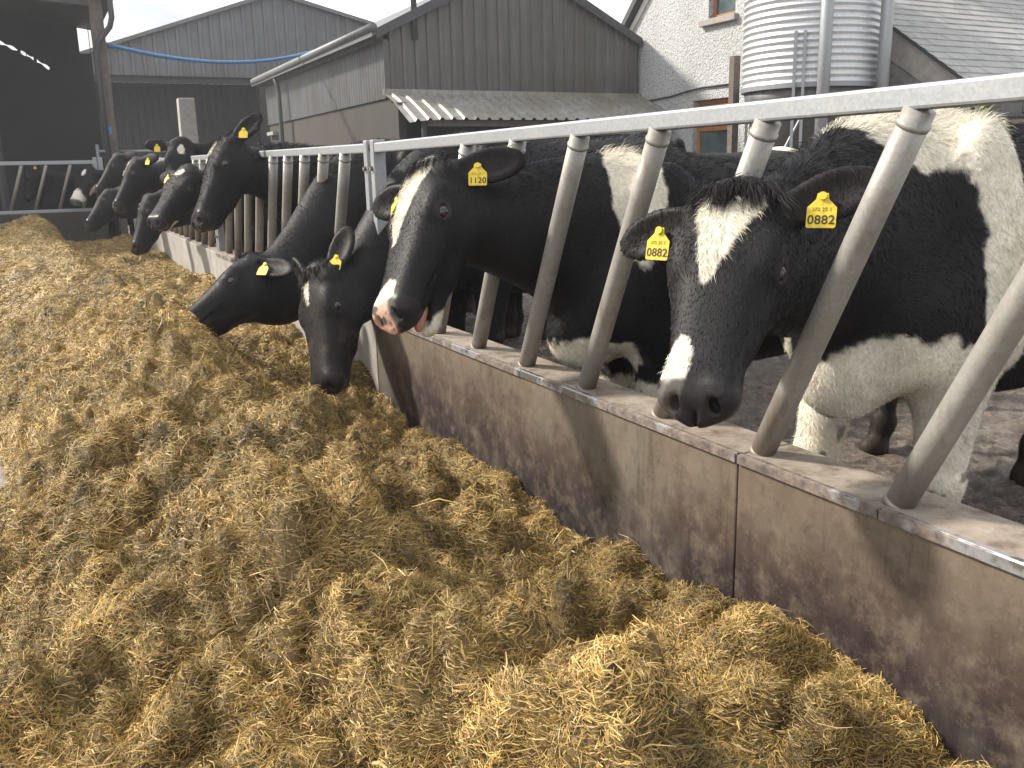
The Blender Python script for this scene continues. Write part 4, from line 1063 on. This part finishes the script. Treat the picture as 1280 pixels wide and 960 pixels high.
def look(Pp, dP, Mp, L, sign):
    """poll seen at Pp with depth dP; muzzle on the ray Mp so that the head is L long; sign -1 nearer, +1 farther"""
    P = at(Pp[0], Pp[1], dP); r = CF+CR*(Mp[0]-640)/FPX-CU*(Mp[1]-480)/FPX; o = CPOS-P
    a = r@r; b = 2*o@r; c = o@o-L*L; disc = b*b-4*a*c
    d = -b/(2*a) if disc < 0 else (-b+sign*math.sqrt(disc))/(2*a)
    return P, CPOS+r*d
TOCAM = lambda P: unit(CPOS-P)*np.array([1, 1, 0])
LEFT = -CR*np.array([1, 1, 0])
UP = np.array([0, 0, 1.0])
R_ = math.radians
CUT = os.environ.get('COWS', '') if 'os' in globals() else ''
def add_cow(key, label, res, body, Pp, dP, Mp, L, sign, wl, **kw):
    """wl: face normal as weights of (toward camera, image left, up)"""
    if CUT and key not in CUT.split(','): return
    P, Mz = look(Pp, dP, Mp, L, sign)
    wn = TOCAM(P)*wl[0]+LEFT*wl[1]+UP*wl[2]
    make_cow(label, res, body[:2], R_(body[2]), P, Mz, wn, **kw)
UPR = ((-.75, .8, -.45), (-.75, .8, -.45))       # ears pricked upright
BACK = ((-.2, .8, -.75), (-.2, .8, -.75))
add_cow('A', 'black cow tagged 0882 with a white V blaze, nearest head on the right', .0065, (1.98, 1.62, 190), (920, 232), 1.80, (872, 438), .385, -1, (1, .30, .3), s=.96, hs=1.25,
        ears=((-.36, 1, .10), (.14, 1, -.35)), en=(.42, 0, .85), tags=('0882', '0882'), forelock=4200, fur=140000, tag_len=.10,
        white=((.45, -.045, -.035, .075, .032, .05), (.52, -.065, -.08, .05, .03, .06)),
        blaze=((.03, -.06, .065), (.055, -.072, .072), (.10, -.066, .052), (.16, -.050, .022), (.26, -.026, -.014)),
        bwhite=((.12, 0, 1.35, .22, .24, .18), (.06, .08, 1.36, .22, .3, .075), (.04, .2, 1.20, .09, .3, .18), (.01, .25, .97, .10, .3, .26), (-.03, .25, .70, .13, .3, .25), (.20, .08, .70, .22, .30, .15), (.06, .17, .42, .15, .14, .33), (.06, -.17, .42, .15, .14, .33), (-.62, 0, .5, .5, .35, .12)), legs={'FR': .12, 'HL': -.05})
add_cow('B', 'black cow with its pink tongue showing, tagged 1120, white blaze and pink nose', .0065, (1.82, 2.54, 173), (527, 205), 2.76, (472, 372), .49, -1, (.64, .84, .25), hs=1.10, s=.90,
        ears=((-.42, .75, -.70), (-.10, 1, .15)), en=(.45, 0, .8), tags=('1120', ''), forelock=1500, fur=110000, open_mouth=.042, tongue=True, nose='pink', wet=-1, tag_len=.08,
        white=((.50, .0, -.03, .085, .055, .05), (.475, 0, -.19, .06, .05, .03)),
        blaze=((.0, -.06, .055), (.05, -.075, .066), (.12, -.065, .042), (.20, -.06, .010), (.29, -.035, -.012)),
        bwhite=((.13, .12, 1.24, .085, .25, .26), (.22, .0, .66, .16, .22, .14), (.06, .17, .35, .13, .13, .22), (.06, -.17, .35, .13, .13, .22)))
add_cow('C', 'black cow with curly forelock and white star, grazing left of the cow showing its tongue', .0085, (1.90, 4.05, 190), (386, 338), 3.95, (392, 487),   .55, -1, (.60, .80, .3),
        ears=((-.95, .30, -.22), (-.90, .60, .05)), en=(.15, .45, .75), tags=('0046', None), forelock=1500, fur=50000, tag_len=.07,
        blaze=((.06, -.02, .012), (.09, -.028, .015), (.13, -.022, .008), (.16, -.012, .0)))
add_cow('D', 'black cow with a long thick neck stretched down through the bars to the silage crest', .0085, (1.86, 5.10, 206), (308, 322), 4.45, (203, 408), .55, -1, (.25, .9, .5),
        ears=((-.15, .75, -.75), (-.15, .8, -.7)), en=(.3, .4, .8), tags=('', None), forelock=700, fur=40000, tag_len=.07,
        blaze=((.02, -.03, .02), (.08, -.03, .015), (.15, -.012, .005)), bwhite=((-.30, -.10, 1.37, .10, .12, .1),))
add_cow('E', 'tall all black cow in profile with one ear pricked up and a white forehead star', .011, (1.95, 6.75, 200), (274, 174), 5.75, (238, 264), .56, -1, (.45, .85, .3), hs=1.12,
        ears=((-.95, .35, -.30), (-.6, .8, -.4)), en=(.1, .8, .5), tags=('', None), tag_len=.09, fur=45000, forelock=500,
        blaze=((.0, -.03, .035), (.06, -.035, .03), (.11, -.02, .012)))
add_cow('F', 'black cow in profile with a pale chin, head level with the tall black cow', .013, (1.98, 8.0, 195), (232, 207), 7.0, (190, 266), .51, -1, (.75, .65, .35), hs=1.12,
        ears=((-.1, 1, -.35), (-.05, 1, .0)), tags=(None, ''), fur=25000, white=((.08, .0, .0, .03, .045, .05), (.42, 0, -.17, .05, .05, .03)))
add_cow('G', 'black cow facing the camera with both ears out and a small white star', .013, (2.25, 9.7, 232), (226, 174), 8.3, (222, 236), .50, -1, (1, .1, .3), hs=1.15,
        ears=((-.05, 1, -.15), (-.05, 1, -.15)), tags=(None, ''), fur=25000, white=((.10, .01, .0, .045, .028, .05),))
add_cow('H', 'black cow grazing under the cow with the pale chin', .013, (1.9, 9.0, 190), (180, 247), 8.2, (161, 304), .51, -1, (.35, .9, .3), hs=1.12,
        ears=BACK, fur=25000, white=((.10, .0, .0, .03, .02, .05),))
add_cow('I', 'black cow in profile with a narrow white blaze, left of the frontal cow', .014, (1.95, 10.8, 195), (166, 199), 9.1, (139, 251), .53, -1, (.4, .9, .35), hs=1.12,
        ears=((-.1, .9, -.6), (-.1, .9, -.3)), tags=('', None), fur=20000, blaze=((.02, -.03, .03), (.10, -.03, .02), (.2, -.015, .01)), white=((.50, -.02, -.04, .05, .03, .04),))
add_cow('J', 'black cow in profile with a white forehead, farthest raised head along the feed wall', .014, (1.95, 12.9, 195), (143, 194), 10.9, (117, 233), .52, -1, (.4, .9, .35), hs=1.12,
        ears=BACK, blaze=((.0, -.03, .03), (.12, -.03, .02)))
add_cow('K', 'all black cow grazing, farthest lowered head on the silage', .014, (1.9, 11.9, 190), (130, 240), 10.4, (104, 276), .52, -1, (.3, .9, .5), hs=1.12, ears=BACK)
add_cow('L', 'white faced cow behind the cross barrier with white cheek and muzzle', .015, (.95, 16.9, 250), (109, 208), 13.5, (92, 246), .54, -1, (.8, .5, .3), hs=1.15,
        ears=BACK, white=((.48, .0, -.08, .16, .09, .12), (.1, 0, 0, .05, .03, .05), (.25, .11, -.17, .10, .06, .07)), group='cows behind the cross barrier')
add_cow('M', 'black cow standing behind the cross barrier at the left edge of the photo', .015, (.46, 16.25, 198), (33, 206), 13.9, (27, 250), .55, -1, (.3, .9, .3), ears=BACK, tags=('', None), s=.95, group='cows behind the cross barrier')
add_cow('O', 'black cow in the yard with a white rump patch, behind the cow tagged 0882', .016, (3.3, 4.6, 180), (760, 230), 5.0, (700, 300), .53, -1, (.5, .8, .3), s=.95,
        ears=BACK, bwhite=((-1.1, 0, 1.36, .14, .3, .14),), group='cows standing in the yard')
add_cow('P', 'plain black cow standing in the yard, its back below the tin canopy', .016, (3.1, 6.0, 180), (520, 230), 6.3, (480, 290), .53, -1, (.5, .8, .3), s=.95, ears=BACK, group='cows standing in the yard')
add_cow('Q', 'cow with a white backbone standing in the yard at the right edge of the photo', .016, (3.9, 3.0, 178), (1140, 215), 3.95, (1090, 300), .53, -1, (.5, .8, .3),
        ears=BACK, bwhite=((-.1, 0, 1.36, .25, .2, .12), (-.75, 0, 1.36, .25, .3, .12)), group='cows standing in the yard')


# ------------------------------------------------------------------ air
hb = MB(); hb.box((-162, -62, -1.0), (162, 262, 8.6)); hz = hb.build('haze', None); tag(hz, kind='stuff')
hm = bpy.data.materials.new('thin_air'); hm.use_nodes = True; hn = hm.node_tree; hn.nodes.clear()
ho = hn.nodes.new('ShaderNodeOutputMaterial'); hv_ = hn.nodes.new('ShaderNodeVolumePrincipled'); hv_.inputs['Color'].default_value = (.92, .95, 1, 1)
hv_.inputs['Density'].default_value = .0025; hv_.inputs['Anisotropy'].default_value = .55; hn.links.new(hv_.outputs['Volume'], ho.inputs['Volume']); hz.data.materials.append(hm)


# ------------------------------------------------------------------ world and sun
SUN_AZ = math.radians(-46); SUN_EL = math.radians(38)
w = bpy.data.worlds.new('World'); SC.world = w; w.use_nodes = True
nt = w.node_tree; bg = nt.nodes['Background']
sky = nt.nodes.new('ShaderNodeTexSky'); sky.sky_type = 'NISHITA'; sky.sun_disc = False
sky.sun_elevation = SUN_EL; sky.sun_rotation = SUN_AZ; sky.air_density = 1.2; sky.dust_density = 3.0; sky.ozone_density = 1.0
tc = nt.nodes.new('ShaderNodeTexCoord'); no = nt.nodes.new('ShaderNodeTexNoise'); no.inputs['Scale'].default_value = 2.2; no.inputs['Detail'].default_value = 7; no.inputs['Roughness'].default_value = .55
mp = nt.nodes.new('ShaderNodeMapping'); mp.inputs['Scale'].default_value = (1, 1, 1.6)
nt.links.new(tc.outputs['Generated'], mp.inputs['Vector']); nt.links.new(mp.outputs['Vector'], no.inputs['Vector'])
cr = nt.nodes.new('ShaderNodeValToRGB'); cr.color_ramp.elements[0].position = .30; cr.color_ramp.elements[1].position = .58
nt.links.new(no.outputs['Fac'], cr.inputs['Fac'])
mx = nt.nodes.new('ShaderNodeMix'); mx.data_type = 'RGBA'; mx.inputs[7].default_value = (16.0, 16.1, 16.4, 1)
nt.links.new(cr.outputs['Color'], mx.inputs[0]); nt.links.new(sky.outputs['Color'], mx.inputs[6]); nt.links.new(mx.outputs[2], bg.inputs['Color'])
bg.inputs['Strength'].default_value = 0.075
sd = bpy.data.lights.new('sun', 'SUN'); sd.energy = 4.8; sd.angle = math.radians(5.0); sd.color = (1.0, .93, .82)
so = bpy.data.objects.new('sun', sd); COL.objects.link(so)
dirv = Vector((math.sin(SUN_AZ)*math.cos(SUN_EL), math.cos(SUN_AZ)*math.cos(SUN_EL), math.sin(SUN_EL)))
so.rotation_euler = dirv.to_track_quat('Z', 'Y').to_euler(); so.location = dirv*60
SC.view_settings.view_transform = 'Standard'; SC.view_settings.look = 'None'; SC.view_settings.gamma = 1
SC.view_settings.use_curve_mapping = False; SC.view_settings.exposure = 0.6
SC.render.engine = 'CYCLES'
SC.render.resolution_x = 1024; SC.render.resolution_y = 768
